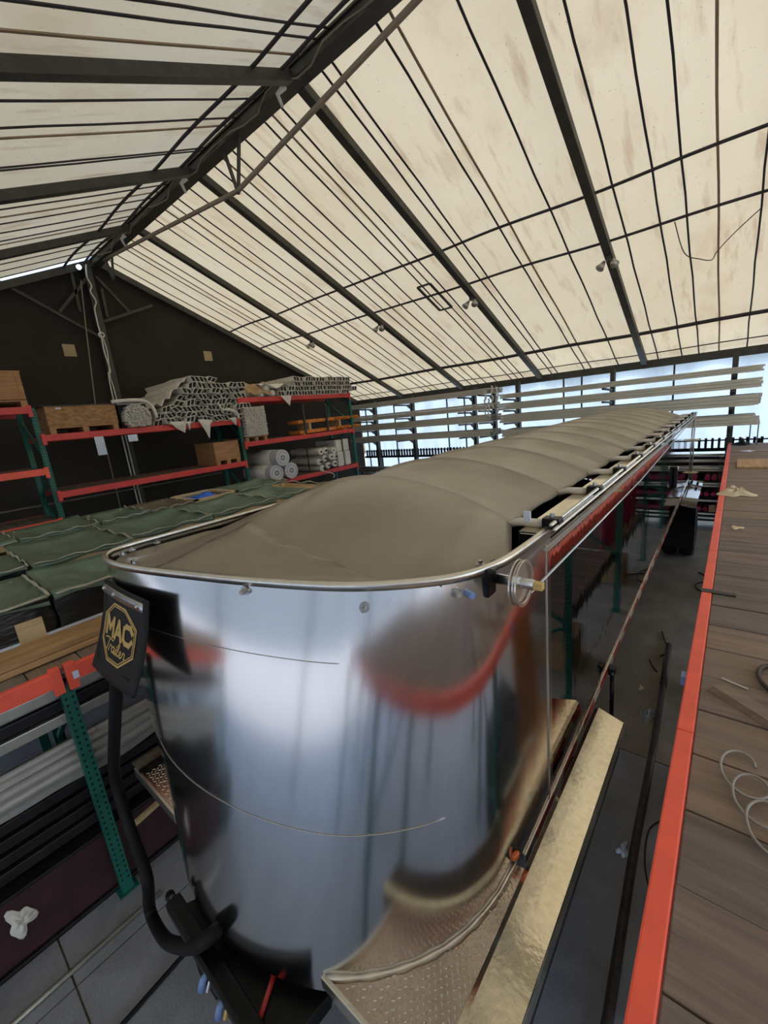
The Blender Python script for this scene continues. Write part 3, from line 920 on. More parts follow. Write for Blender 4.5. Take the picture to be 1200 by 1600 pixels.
lp = [q for q in nose_arc if q[0] < -2.33 and q[1] < 1.6]
wing2 = part('tread_plate', MB().prism([(-2.33, .63)] + [(x + .03, y + .02) for x, y in lp] + [(-2.9, 1.6), (-2.9, .63)], ZP - .012, ZP), M['plate'], tr)
part('tread_lugs', lugs(lambda x, y: x > -2.88 and y > .65 and y < .64 + (-2.35 - x) * 1.2, -2.9, -2.3, .66, 1.2, ZP), M['alu'], wing2, kind='stuff')
part('plate_edge', MB().bar((-2.98, .625, ZP - .015), (-2.38, .625, ZP - .015), .02, .07), M['alu'], wing2, bevel=.004)
part('plate_edge', MB().box(-2.92, .625, ZP - .05, -2.89, 1.9, ZP + .03), M['black'], wing2)
# golden side rail of the platform
rl = part('deck_rail', MB().add([(-.64, .5, ZP - .03), (-.64, 2.78, ZP - .03), (-.63, 2.78, ZP + .018), (-.63, .5, ZP + .018), (-.605, 2.79, ZP + .03), (-.605, .5, ZP + .03),
                                 (-.44, 2.74, ZP + .012), (-.44, .5, ZP + .012), (-.44, 2.74, ZP - .09), (-.44, .5, ZP - .09), (-.64, 2.78, ZP - .09), (-.64, .5, ZP - .09)],
                                [(0, 1, 2, 3), (3, 2, 4, 5), (5, 4, 6, 7), (7, 6, 8, 9), (9, 8, 10, 11), (11, 10, 1, 0), (1, 10, 8, 6, 4, 2), (0, 3, 5, 7, 9, 11)]), M['alu_rail'], tr, bevel=.004, label='warm bright flat aluminium rail beside the nose')
part('rail_underside', MB().box(-.6, .5, ZP - .2, -.455, 2.7, ZP - .09), M['black'], rl)
part('deck_rail', MB().box(-3.06, .63, ZP - .09, -2.92, 2.78, ZP + .012), M['alu_rail'], tr, bevel=.006)
# marker lamp and landing gear handle
ml = part('marker_lamp', MB().tube([(-.70, 1.5, H - 2.11), (-.678, 1.49, H - 2.11)], .036, 18), M['black'], tr)
part('lamp_lens', MB().tube([(-.678, 1.49, H - 2.11), (-.668, 1.486, H - 2.11), (-.663, 1.484, H - 2.11)], [.028, .024, .01], 18), M['amber'], ml, smooth=True, label='amber lens')
lg = part('landing_handle', MB().tube([(-.64, 3.38, H - 2.2), (-.64, 3.4, H - 2.75)], .016, 10), M['black'], tr, smooth=True)
part('handle_head', MB().box(-.665, 3.34, H - 2.23, -.615, 3.42, H - 2.17), M['black'], lg, bevel=.01)
part('head_bolt', MB().tube([(-.63, 3.34, H - 2.2), (-.625, 3.325, H - 2.2)], .011, 10), M['zinc'], lg)
part('landing_leg', MB().box(-1.15, 3.4, .02, -1.02, 3.53, H - 2.3), M['black'], tr, bevel=.01)
part('landing_leg', MB().box(-2.52, 3.4, .02, -2.39, 3.53, H - 2.3), M['black'], tr, bevel=.01)
part('leg_shoe', MB().box(-1.25, 3.32, 0, -.92, 3.62, .03), M['black'], tr)
part('leg_shoe', MB().box(-2.62, 3.32, 0, -2.29, 3.62, .03), M['black'], tr)
# hitch below the nose
hz = H - 2.27
ht = part('hitch_plate', MB().prism([(-2.0, .43), (-1.15, .41), (-1.13, .66), (-1.3, .9), (-2.2, .9), (-1.95, .52)], hz - .1, hz - .02), M['black'], tr, bevel=.008)
part('coupler_bar', MB().bar((-2.02, .425, hz), (-1.15, .40, hz), .075, .07), M['black'], tr, bevel=.014)
part('hitch_beam', MB().box(-2.1, .6, hz - .22, -1.4, 3.0, hz - .1), M['black'], tr)
part('kingpin', MB().tube([(-1.77, 1.2, hz - .34), (-1.77, 1.2, hz - .2)], .045, 14), M['black'], tr)
for i, (x, mm, lb) in enumerate(((-1.60, 'bluetag', 'pale blue air coupling'), (-1.46, 'bluetag', 'pale blue air coupling'), (-1.2, 'zinc', 'silver air coupling'))):
    gl = part('air_coupling', MB().tube([(x, .385, hz + .01), (x, .36, hz - .005), (x - .005, .35, hz - .045)], [.013, .016, .017], 10), M[mm], tr, smooth=True, label=lb)
    part('coupling_seal', MB().tube([(x + .03, .38, hz + .005), (x + .032, .36, hz - .03)], .008, 8), M['gold'] if i else M['zinc'], gl)
part('wiring_plug', MB().tube([(-2.03, .43, hz - .01), (-2.12, .44, hz - .06), (-2.15, .44, hz - .1)], [.014, .024, .02], 10), M['black'], tr, smooth=True)
part('plug_clip', MB().tube([(-2.03, .43, hz + .0), (-2.07, .435, hz - .02)], .012, 8), M['zinc'], tr)
part('rubber_tab', MB().box(-1.78, .395, hz - .2, -1.62, .402, hz - .03), M['rubber'], tr)
part('hitch_cord', MB().tube([(-1.42, .62, hz - .012), (-1.36, .55, hz - .008), (-1.3, .44, hz - .01)], .012, 6), M['tape_red'], tr, smooth=True, label='red strip on the hitch plate')
# hose
hp = spline([(-2.52, .57, H - 1.2), (-2.62, .55, H - 1.42), (-2.74, .54, H - 1.62), (-2.939, 0.500, H - 2.099), (-2.826, 0.480, H - 2.442), (-2.588, 0.450, H - 2.585), (-2.652, 0.430, H - 2.881), (-2.505, 0.415, H - 2.887), (-2.255, 0.400, H - 2.735), (-1.940, 0.395, H - 2.451), (-1.713, 0.400, H - 2.227), (-1.628, 0.430, H - 2.142), (-1.675, 0.485, H - 2.209)], 6)
part('supply_hose', MB().tube(hp, .034, 14), M['rubber'], tr, smooth=True)
# rubber flap with gilt print, riveted to the rim
FT = [Vector((-2.665, .665, H - .74)), Vector((-2.075, .655, H - .74)), Vector((-2.07, .5, H - 1.16)), Vector((-2.64, .5, H - 1.175))]
def flap_pt(u, v, d=0):
    a = FT[0].lerp(FT[1], u)
    b = FT[3].lerp(FT[2], u)
    p = a.lerp(b, v)
    bow = .012 * math.sin(math.pi * u) - .018 * math.sin(math.pi * v)
    n = Vector((0, -.935, .355))
    return p + n * (d + bow)
fp = part('mud_guard', MB().grid(12, 12, lambda u, v: tuple(flap_pt(u, v))), M['flap'], tr, smooth=True, solid=.018, label='black rubber flap with gilt octagon print')
part('clamp_strip', MB().grid(12, 2, lambda u, v: tuple(flap_pt(.02 + u * .95, .03 + v * .1, .013))), M['zinc'], fp, smooth=True, solid=.004)
for u in (.05, .36, .87):
    p = flap_pt(u, .085, .014)
    part('rivet', MB().tube([p, p + Vector((0, -.006, .002)), p + Vector((0, -.010, .004))], [.013, .011, .004], 12), M['zinc'], fp, smooth=True)
def strip(uvs, wd, d=.0115, closed=True):
    mb = MB()
    P = [flap_pt(u, v, d) for u, v in uvs]
    if closed: P.append(P[0])
    for a, b in zip(P, P[1:]):
        e = (b - a).normalized() * wd * .4
        mb.bar(a - e, b + e, wd, .0015, (0, -.935, .355))
    return mb
def octo(k):
    c = [(.37, .19), (.64, .19), (.87, .35), (.87, .64), (.64, .81), (.37, .81), (.14, .64), (.14, .35)]
    return [(.505 + (u - .505) * k, .5 + (v - .5) * k) for u, v in c]
part('printed_octagon', strip(octo(1), .009), M['gold'], fp)
part('printed_octagon', strip(octo(.92), .005), M['gold'], fp)
part('panel_groove', strip([(.1, .12), (.1, .86), (.88, .86)], .007, .0125, False), M['hole'], fp)
blk = [[(0, 0), (.02, 1), (.36, .35), (.70, 1), (.72, 0)], [(.92, 0), (1.2, 1), (1.5, 0)], [(1.04, .32), (1.38, .32)],
       [(2.36, .74), (2.2, .98), (1.86, .98), (1.68, .8), (1.68, .2), (1.86, .02), (2.2, .02), (2.36, .26)]]
mb = MB()
for st in blk:
    m2 = strip([(.225 + x / 2.36 * .58, .545 - y * .19) for x, y in st], .024, .0122, False)
    mb.add(m2.v, m2.f)
part('lettering', mb, M['gold'], fp, label='gilt block letters MAC')
strokes = [[(0, .95), (.25, 1.1), (.8, 1.0)], [(.42, 1.03), (.36, .5), (.27, .02), (.1, .08)], [(.48, 0), (.56, .5), (.61, .56), (.74, .5)],
           [(1.0, .48), (.87, .54), (.77, .27), (.84, .03), (.97, .18), (1.02, .5), (1.0, .1), (1.08, .05), (1.17, .5), (1.14, .1), (1.22, .05), (1.38, .6), (1.43, 1.0), (1.34, .97), (1.29, .3), (1.33, .03), (1.44, .08),
            (1.6, .3), (1.61, .48), (1.52, .48), (1.48, .2), (1.56, .02), (1.7, .12), (1.79, .52), (1.84, .55), (1.92, .46), (1.9, .12), (2.0, .05)], [(1.19, .72), (1.21, .76)]]
mb = MB()
for st in strokes:
    ps = spline([(x, y, 0) for x, y in st], 4)
    uv = [(.24 + p.x / 2.0 * .50, .71 - p.y * .12) for p in ps]
    m2 = strip(uv, .0075, .0122, False)
    mb.add(m2.v, m2.f)
part('lettering', mb, M['gold'], fp, label='gilt script reading Trailer')
# ================================================================ TARPED CRATES ON THE LEFT DECK
def sag_sheet(x0, x1, y0, y1, z, sag, skirt, seed, edge=.0, nu=16, nv=16):
    """vinyl laid over an open crate: sags in the middle, hangs a little over every side"""
    r = random.Random(seed)
    ph = [r.uniform(0, 6.3) for _ in range(8)]
    def fn(u, v):
        uu, vv = (u * 1.16 - .08), (v * 1.16 - .08)
        drop = 0
        for q in (uu, vv):
            if q < 0: drop += -q / .08
            if q > 1: drop += (q - 1) / .08
        cu, cv = max(0, min(1, uu)), max(0, min(1, vv))
        x, y = x0 + (x1 - x0) * cu, y0 + (y1 - y0) * cv
        if uu < 0: x -= .012 + .012 * drop
        if uu > 1: x += .012 + .012 * drop
        if vv < 0: y -= .012
        if vv > 1: y += .012
        s = (math.sin(math.pi * cu) * math.sin(math.pi * cv)) ** .6
        rid = .03 * abs(math.sin(4 * cu + 3 * cv + ph[0])) + .022 * abs(math.sin(8 * cu - 6 * cv + ph[1])) + .012 * math.sin(17 * cv + 4 * cu + ph[2])
        corner = .035 * math.exp(-((cu - (.0 if ph[3] > 3 else 1)) ** 2 + (cv - (1 if ph[4] > 3 else 0)) ** 2) / .03)
        return (x, y, z + .012 - sag * s + rid * s + corner - min(1, drop) * skirt * (1 + .35 * math.sin(9 * (cu + cv) + ph[5])))
    return MB().grid(nu, nv, fn)
def wood_crate(t, x0, x1, y0, y1, z0, z1, m, slat=2, post=.08):
    for x in (x0 + post / 2, x1 - post / 2):
        for y in (y0 + post / 2, y1 - post / 2):
            part('corner_post', MB().box(x - post / 2, y - post / 2, z0, x + post / 2, y + post / 2, z1), m, t)
    hh = (z1 - z0) / (slat * 1.6)
    for k in range(slat):
        zz = z1 - .005 - hh - k * (z1 - z0 - hh - .01) / max(1, slat - 1)
        for x in (x0, x1):
            part('side_board', MB().box(x - .01, y0, zz, x + .01, y1, zz + hh), m, t)
        for y in (y0, y1):
            part('end_board', MB().box(x0 + .012, y - .01, zz, x1 - .012, y + .01, zz + hh), m, t)
    part('crate_base', MB().box(x0 + .01, y0 + .01, z0, x1 - .01, y1 - .01, z0 + .03), m, t)
ORD = ['first', 'second', 'third', 'fourth', 'fifth', 'sixth', 'seventh', 'eighth', 'ninth', 'tenth', 'eleventh', 'twelfth', 'thirteenth', 'fourteenth'] + ['%dth' % q for q in range(15, 60)]
ZD = 2.0
rowsA = [(-.62, .58, 'nearest the left picture edge'), (.64, 1.62, 'just behind the rubber flap'), (1.68, 2.6, 'hidden mostly behind the trailer nose')]
for i, (y0, y1, wh) in enumerate(rowsA):
    x0, x1 = -4.82, -3.96
    t = thing('tarped_crate', 'front-row crate in black film under green tarp, ' + wh, 'crate', ((x0 + x1) / 2, (y0 + y1) / 2, ZD), 'tarped crates on the left deck')
    wood_crate(t, x0, x1, y0, y1, ZD, ZD + .37, M['pale_wood'])
    part('tarp_cover', sag_sheet(x0, x1, y0, y1, ZD + .375, .13, .07, 30 + i), M['tarp_green'], t, smooth=True, solid=.004)
    wrap = MB()
    n = 22
    def wfn(u, v, x0=x0, x1=x1, y0=y0, y1=y1):
        p = u * 4 % 4
        k = int(p) % 4
        f = p - int(p)
        c = [(x1, y0), (x1, y1), (x0, y1), (x0, y0), (x1, y0)]
        x, y = c[k][0] + (c[k + 1][0] - c[k][0]) * f, c[k][1] + (c[k + 1][1] - c[k][1]) * f
        e = .022 + .007 * math.sin(11 * v + 9 * u)
        return (x + (e if x > (x0 + x1) / 2 else -e), y + (e if y > (y0 + y1) / 2 else -e), ZD + .03 + v * .33)
    part('stretch_film', MB().grid(40, 5, wfn), M['black_wrap'], t, smooth=True)
    fe = MB()
    pts = [(x1 + .03, y0 + (y1 - y0) * k / 10, ZD + .372 + .006 * math.sin(k * 2.1)) for k in range(11)]
    fe.tube(pts, .010, 6)
    pts = [(x0 + (x1 - x0) * k / 10, y1 + .02, ZD + .38 + .01 * math.sin(k * 1.7)) for k in range(11)]
    fe.tube(pts, .014, 6)
    part('film_edge', fe, M['film_edge'], t, smooth=True)
    part('exposed_board', MB().box(x1 + .028, y1 - .22, ZD, x1 + .04, y1 - .06, ZD + .24), M['pale_wood'], t)
rowB = [(-.5, .68, -5.2, -6.05, 'green', 'at the left picture edge'), (.74, 1.62, -5.15, -6.5, 'green', 'directly behind the front crate with the film edge'),
        (1.68, 2.66, -5.3, -6.55, 'green', 'its slatted wooden side showing beyond the rim'), (2.72, 3.72, -5.35, -6.6, 'green', 'next to the open crate with the blue sheet'), (3.78, 4.9, -5.4, -6.7, 'half', 'half uncovered beside the trailer tarp')]
for i, (y0, y1, x1, x0, kind, wh) in enumerate(rowB):
    t = thing('tarped_crate', 'middle-row wooden crate under green tarp, ' + wh, 'crate', ((x0 + x1) / 2, (y0 + y1) / 2, ZD), 'tarped crates on the left deck')
    wood_crate(t, x0, x1, y0, y1, ZD, ZD + .37, M['pale_wood'], 3)
    part('tarp_cover', sag_sheet(x0, x1, y0, y1 if kind != 'half' else y0 + .7, ZD + .375, .15, .05, 50 + i), M['tarp_green'], t, smooth=True, solid=.004)
    fe = MB().tube([(x1 + .02, y0 + (y1 - y0) * k / 10, ZD + .385 + .012 * math.sin(k * 1.9 + i)) for k in range(11)], [.004 + .006 * abs(math.sin(k * 2.7 + i)) for k in range(11)], 6)
    fe.tube([(x0 + (x1 - x0) * k / 10, y1 + .02, ZD + .395 + .02 * math.sin(k * 1.7 + i)) for k in range(11)], [.004 + .010 * abs(math.sin(k * 2.1 + i)) for k in range(11)], 6)
    part('film_edge', fe, M['film_edge'], t, smooth=True)
    if i == 0:
        part('stretch_film', MB().box(x1 + .012, y0, ZD + .04, x1 + .02, y1, ZD + .36).box(x0, y1 + .012, ZD + .04, x1, y1 + .02, ZD + .36), M['black_wrap'], t)
    if kind == 'half':
        part('paper_sheet', MB().grid(8, 8, lambda u, v: (x0 + (x1 - x0) * u, y0 + .72 + (y1 - y0 - .74) * v, ZD + .33 + .02 * math.sin(6 * u + 4 * v))), M['brown_wrap'], t, smooth=True)
rowC = [(-.4, .86, 'green', 'at the left edge below the gable rack'), (.92, 1.76, 'green', 'beneath the perforated green post'), (1.82, 2.42, 'green', 'in the middle of the back row'),
        (2.46, 3.1, 'brown', 'with the olive-brown cover'), (3.16, 3.95, 'open', ''), (4.02, 5.0, 'green', 'at the far end of the back row')]
for i, (y0, y1, kind, wh) in enumerate(rowC):
    x0, x1 = -7.7, -6.72
    lb = 'open pale wooden crate holding a crumpled bright blue sheet' if kind == 'open' else 'back-row crate under a sagging %s tarp, ' % ('olive-brown' if kind == 'brown' else 'green') + wh
    t = thing('open_crate' if kind == 'open' else 'tarped_crate', lb, 'crate', ((x0 + x1) / 2, (y0 + y1) / 2, ZD), 'tarped crates on the left deck' if kind != 'open' else None)
    wood_crate(t, x0, x1, y0, y1, ZD, ZD + .39, M['pale_wood'], 3, .09)
    if kind == 'open':
        part('blue_sheet', MB().grid(14, 14, lambda u, v: (x0 + .12 + .75 * u, y0 + .08 + (y1 - y0 - .2) * v, ZD + .33 + .09 * math.sin(math.pi * u) * math.sin(math.pi * v) + .02 * math.sin(9 * u + 5 * v) + .015 * math.sin(14 * v - 3 * u))), M['blue'], t, smooth=True, label='crumpled bright blue sheet')
        for y in (y0, y1 - .06):
            part('top_bar', MB().box(x0, y, ZD + .37, x1, y + .06, ZD + .41), M['pale_wood'], t)
        for x in (x0, x1 - .06):
            part('top_bar', MB().box(x, y0, ZD + .37, x + .06, y1, ZD + .41), M['pale_wood'], t)
    else:
        part('tarp_cover', sag_sheet(x0, x1, y0, y1, ZD + .395, .15, .06, 70 + i), M['tarp_brown' if kind == 'brown' else 'tarp_green'], t, smooth=True, solid=.004)
        fe = MB().tube([(x1 + .02, y0 + (y1 - y0) * k / 10, ZD + .40 + .014 * math.sin(k * 1.9 + i)) for k in range(11)], [.004 + .007 * abs(math.sin(k * 2.3 + i)) for k in range(11)], 6)
        fe.tube([(x0 + (x1 - x0) * k / 10, y1 + .02, ZD + .405 + .02 * math.sin(k * 1.7 + i)) for k in range(11)], [.004 + .010 * abs(math.sin(k * 2.1 + i)) for k in range(11)], 6)
        part('film_edge', fe, M['film_edge'], t, smooth=True)
single('plastic_bundle', MB().grid(30, 12, lambda u, v: (-7.78 - .26 * v, 2.5 + 2.4 * u, ZD + .3 * math.sin(math.pi * (.12 + v * .76)) + .03 * math.sin(31 * u + 3 * v) + .02 * math.sin(17 * u))), M['clear'], 'crumpled clear film bundle behind the open crate', 'plastic', (-7.85, 3.6, ZD), smooth=True, solid=.004)
# plank stack in front of the crates
t = thing('plank_stack', 'two long thick sawn planks stacked along the deck edge', 'planks', (-3.72, .5, ZD))
part('plank', MB().add([(-3.93, -2.2, ZD), (-3.60, -2.2, ZD), (-3.62, 3.2, ZD), (-3.93, 3.2, ZD), (-3.93, -2.2, ZD + .04), (-3.60, -2.2, ZD + .04), (-3.62, 3.2, ZD + .04), (-3.93, 3.2, ZD + .04)],
                       [(0, 3, 2, 1), (4, 5, 6, 7), (0, 1, 5, 4), (1, 2, 6, 5), (2, 3, 7, 6), (3, 0, 4, 7)]), M['lumber'], t, bevel=.004)
part('plank', MB().box(-3.92, -2.3, ZD + .042, -3.63, 3.0, ZD + .084), M['lumber'], t, bevel=.004)
part('white_edge', MB().box(-3.936, -2.2, ZD + .05, -3.922, 3.0, ZD + .1), M['tagwhite'], t)

# ================================================================ UNDER THE LEFT DECK
t = thing('rod_bundle', 'dark grey bundle of long metal profiles just under the left deck beam', 'profiles', (-3.75, .5, 1.45))
for k in range(9):
    x, z = -3.60 - .05 * (k % 3) - .02 * (k // 3), 1.56 + .095 * (k // 3) + .01 * (k % 3)
    part('profile_bar', MB().box(x - .022, -2.0, z - .04, x + .022, 2.9, z + .04), M['darkbar'] if k % 2 else M['alu_dull'], t, bevel=.008)
part('cross_support', MB().box(-4.4, -.6, 1.44, -3.55, -.5, 1.5).box(-4.4, 1.6, 1.44, -3.55, 1.7, 1.5), M['green'], t)
t = thing('film_wrapped_bundle', 'shiny film-wrapped bundle of aluminium tubes below the dark profiles', 'profiles', (-3.75, .5, 1.1))
for k in range(6):
    x, z = -3.60 - .045 * (k % 2), 1.16 + .07 * (k // 2) + .03 * (k % 2)
    part('tube', MB().tube([(x, -2.0, z), (x, 2.9, z)], .034, 10), M['alu_dull'], t, smooth=True)
part('film', MB().grid(50, 12, lambda u, v: (-3.545 + .012 * math.sin(v * 25 + u * 3) - .05 * v * v, -2.0 + 4.9 * u, 1.12 + .27 * v + .012 * math.sin(u * 43) * (1 - v) - .04 * (1 - v) * math.sin(u * 9) ** 2)), M['clear'], t, smooth=True)
part('bundle_support', MB().box(-4.4, -.6, 1.06, -3.55, -.5, 1.13).box(-4.4, 1.6, 1.06, -3.55, 1.7, 1.13), M['green'], t)
t = thing('bar_stack', 'dark stacked steel bars in the shadow under the left deck', 'bars', (-3.8, .5, .6))
for k in range(4):
    part('steel_bar', MB().box(-3.66 - .03 * k - .25, -2.0, .62 + .1 * k, -3.60 - .02 * k, 2.9, .70 + .1 * k), M['darkbar'], t, bevel=.006)
part('grey_end', MB().box(-3.62, .6, .98, -3.56, 2.5, 1.05), M['darkbar'], t)
t = thing('box_girder', 'dark maroon steel box girder lying on the floor under the left rack', 'girder', (-3.8, .5, 0))
part('girder_body', MB().box(-4.1, -2.6, .03, -3.56, 2.9, .54), M['maroon'], t, bevel=.012)
part('girder_flange', MB().box(-4.12, -2.6, .54, -3.535, 2.9, .565).box(-4.12, -2.6, 0, -3.535, 2.9, .03), M['darkbar'], t, bevel=.004)
single('pale_stick', MB().bar((-3.31, .55, .625), (-3.56, 1.6, .585), .03, .035), M['pale_wood'], 'short pale wooden stick poking out beside the left platform', 'stick', (-3.31, .8, .62))
def rag(cx, cy, cz, ax, ay, az, seed, vert=False):
    r = random.Random(seed)
    p = [r.uniform(0, 6.3) for _ in range(6)]
    def fn(u, v):
        a = u * 2 * math.pi
        rr = v * (1 + .28 * math.sin(3 * a + p[0]) + .18 * math.sin(5 * a + p[1]))
        h = (1 - v ** 1.5) * (.6 + .3 * math.sin(4 * a + p[2]) + .3 * math.sin(9 * v + p[3])) + .12 * math.sin(7 * a + 8 * v + p[4]) * (1 - v) + .03
        if vert:
            return (cx + az * h, cy + ay * rr * math.cos(a), cz + ax * rr * math.sin(a))
        return (cx + ax * rr * math.cos(a), cy + ay * rr * math.sin(a), cz + az * max(0, h))
    return MB().grid(28, 9, fn)
single('torn_plastic', rag(-3.556, -.11, .33, .11, .07, .03, 3, True), M['white'], 'torn white plastic scrap stuck on the maroon girder', 'scrap', (-3.556, -.11, .33), smooth=True, solid=.003)

# ================================================================ GABLE RACK LOADS
GF = -9.16
def pallet(t, x0, x1, y0, y1, z):
    for k in range(3):
        yy = y0 + (y1 - y0 - .09) * k / 2
        part('skid', MB().box(x0, yy, z, x1, yy + .09, z + .09), M['crate'], t)
    for k in range(5):
        xx = x0 + (x1 - x0 - .1) * k / 4
        part('pallet_slat', MB().box(xx, y0, z + .09, xx + .1, y1, z + .11), M['crate'], t)
def framed_box(t, x0, x1, y0, y1, z0, z1, m, fr=.07, groove=True):
    part('box_body', MB().box(x0, y0, z0, x1 - .012, y1, z1), m, t, bevel=.004)
    fx = x1
    for a in (MB().box(x1 - .012, y0, z0, fx, y0 + fr, z1), MB().box(x1 - .012, y1 - fr, z0, fx, y1, z1), MB().box(x1 - .012, y0 + fr, z0, fx, y1 - fr, z0 + fr), MB().box(x1 - .012, y0 + fr, z1 - fr, fx, y1 - fr, z1)):
        part('frame_board', a, m, t, bevel=.003)
    part('lid', MB().box(x0 - .01, y0 - .01, z1, x1 + .008, y1 + .01, z1 + .018), m, t, bevel=.003)
t = thing('wooden_crate', 'large framed plywood crate on a pallet, top left of the gable rack', 'crate', (-9.7, .8, 4.18))
pallet(t, -10.2, GF, -.5, 1.86, 4.18)
framed_box(t, -10.2, GF, -.5, 1.86, 4.30, 4.74, M['crate'])
t = thing('wooden_crate', 'long weathered chipboard crate on the middle bay top shelf', 'crate', (-9.7, 2.6, 3.7))
pallet(t, -10.2, GF, 2.06, 3.14, 3.7)
part('box_body', MB().box(-10.2, 2.06, 3.81, GF - .01, 3.16, 4.17), M['osb'], t, bevel=.004)
part('dark_lid', MB().box(-10.25, 2.0, 4.17, GF + .01, 3.62, 4.185), M['darkbar'], t)
part('label_sticker', MB().box(GF - .009, 2.22, 4.12, GF - .004, 2.3, 4.145), M['tagwhite'], t)
part('edge_board', MB().box(GF - .012, 2.06, 3.81, GF + .004, 2.12, 4.17), M['osb'], t)
t = thing('wooden_crate', 'small brown framed crate standing alone on the middle bay lower shelf', 'crate', (-9.6, 5.2, 2.7))
for y in (4.98, 5.24, 5.5):
    part('skid', MB().box(-10.05, y, 2.7, GF, y + .1, 2.79), M['crate'], t)
framed_box(t, -10.05, GF, 4.98, 5.61, 2.79, 3.2, M['crate'], .05)

# profile extrusion shape: two bores, slanted
def profile_mesh(wd, ht, sh, ln):
    mb = MB()
    th = .0095
    h = ht / 2
    def q(y0, y1, z0, z1):
        c = [(y0 + sh * z0, z0), (y1 + sh * z0, z0), (y1 + sh * z1, z1), (y0 + sh * z1, z1)]
        mb.add([(0, y, z) for y, z in c] + [(-ln, y, z) for y, z in c], [(0, 1, 2, 3), (7, 6, 5, 4), (0, 4, 5, 1), (1, 5, 6, 2), (2, 6, 7, 3), (3, 7, 4, 0)])
    w2 = wd / 2
    q(-w2, w2, -h, -h + th); q(-w2, w2, h - th, h)
    q(-w2, -w2 + th, -h + th, h - th); q(w2 - th, w2, -h + th, h - th); q(-th / 2, th / 2, -h + th, h - th)
    nf = len(mb.f)
    mb.add([(-.03, y + sh * z, z) for y, z in ((-w2 + .002, -h + .002), (w2 - .002, -h + .002), (w2 - .002, h - .002), (-w2 + .002, h - .002))], [(0, 1, 2, 3)])  # dark plug just inside the mouth paints the shade of the bores
    me = mb.mesh('extruded_profile', M['profile'])
    me.materials.append(M['profile_dark'])
    me.polygons[nf].material_index = 1
    return me
PM = [profile_mesh(.196, .118, s_, 2.3) for s_ in (.55, -.5, .25, -.2)]
def place_profile(y, z, x, var, tilt, label, group):
    o = bpy.data.objects.new('extruded_profile', PM[var])
    o.location = (x, y, z)
    o.rotation_euler = (tilt, 0, rnd.uniform(-.015, .015))
    COL.objects.link(o)
    ORG[o] = tuple(o.location)
    return tag(o, label, 'profile', group)
def pile_top(y):
    P = [(3.84, 3.98), (4.1, 4.06), (4.4, 4.33), (4.7, 4.56), (4.85, 4.70), (5.2, 4.66), (5.5, 4.56), (5.75, 4.56), (6.1, 4.54)]
    for (a, b), (c, d) in zip(P, P[1:]):
        if a <= y <= c:
            return b + (d - b) * (y - a) / (c - a)
    return P[-1][1]
row = 0
z = 3.76
while z < 4.74:
    y = 3.9 + (.09 if row % 2 else 0)
    cnt = 0
    while y < 6.05:
        if z < pile_top(y) - .03 and (y < 5.72 or True):
            edge_ = y > 5.80
            place_profile(y + (0 if edge_ else rnd.uniform(-.015, .015)), z + (0 if edge_ else rnd.uniform(-.012, .012)), GF + rnd.uniform(-.1, .12), rnd.randrange(2, 4) if edge_ else rnd.randrange(2),
                          0 if edge_ else rnd.uniform(-.28, .28), ('hollow aluminium profile, %s from the left in the %s layer of the tall pile' % (ORD[cnt], 'bottom' if row == 0 else ORD[row])), 'profiles in the tall pile on the middle bay')
            cnt += 1
        y += .206
    z += .121
    row += 1
for rw in range(4):
    for k in range(13):
        y = 7.1 + k * .205 + (.1 if rw % 2 else 0)
        z = 4.252 + rw * .12
        if y > 9.75 or (y < 7.6 and rw > 1): continue
        place_profile(y, z, GF + rnd.uniform(-.05, .1), rnd.choice((2, 3)), rnd.uniform(-.12, .12) if y < 8.1 else 0, 'hollow aluminium profile, %s from the left in row %s on the far top shelf' % (ORD[k], ('one', 'two', 'three', 'four')[rw]), 'profiles on the far bay top shelf')
for k in range(3):
    place_profile(9.8 + .12 * k, 4.30 + .03, GF + .1 - .35 * k, 2, 0, ('nearest', 'middle', 'farthest')[k] + ' hollow profile overhanging the far end of the gable rack', 'profiles overhanging the rack end')
# white film over the pile and torn pieces below it
def pile_film(u, v):
    y = 3.86 + .86 * u
    x = -9.22 - 2.2 * v
    return (x, y + .35 * v * (1 - u) + .12 * v, pile_top(y) + .05 + .07 * abs(math.sin(4.5 * math.pi * u + .8 * v)) + .015 * math.sin(23 * u + 9 * v) + .02 * v)
single('film_cover', MB().grid(40, 12, pile_film), M['wrap'], 'creased whitish film lying over the back of the tall profile pile', 'film', (-10, 4.5, 4.0), smooth=True, solid=.004)
t = thing('torn_film', 'torn white film strips dangling under the tall profile pile', 'film', (GF, 4.9, 3.7))
for pts in ([(4.05, 3.76), (4.42, 3.74), (4.36, 3.5), (4.2, 3.6)], [(4.42, 3.73), (4.52, 3.74), (4.47, 3.54)], [(4.68, 3.76), (5.02, 3.73), (4.96, 3.62), (4.87, 3.32), (4.8, 3.52)], [(5.42, 3.74), (5.62, 3.74), (5.6, 3.55)]):
    n = len(pts)
    c = Vector((sum(p[0] for p in pts) / n, sum(p[1] for p in pts) / n))
    mb = MB().add([(GF + .09 + .015 * math.sin(k * 2.3), y, zz) for k, (y, zz) in enumerate(pts)] + [(GF + .12, c.x, c.y)], [(k, (k + 1) % n, n) for k in range(n)])
    part('film_strip', mb, M['white'], t, solid=.003)
t = thing('film_loop', 'bunched white film curling around the right part of the tall pile', 'film', (GF, 5.4, 3.8))
part('film_fold', MB().tube(spline([(GF + .12, 5.2, 4.1), (GF + .14, 5.28, 3.94), (GF + .13, 5.45, 3.92), (GF + .14, 5.6, 3.85), (GF + .12, 5.68, 3.72)], 5), [.02] * 8 + [.04] * 8 + [.03] * 5, 8), M['white'], t, smooth=True)
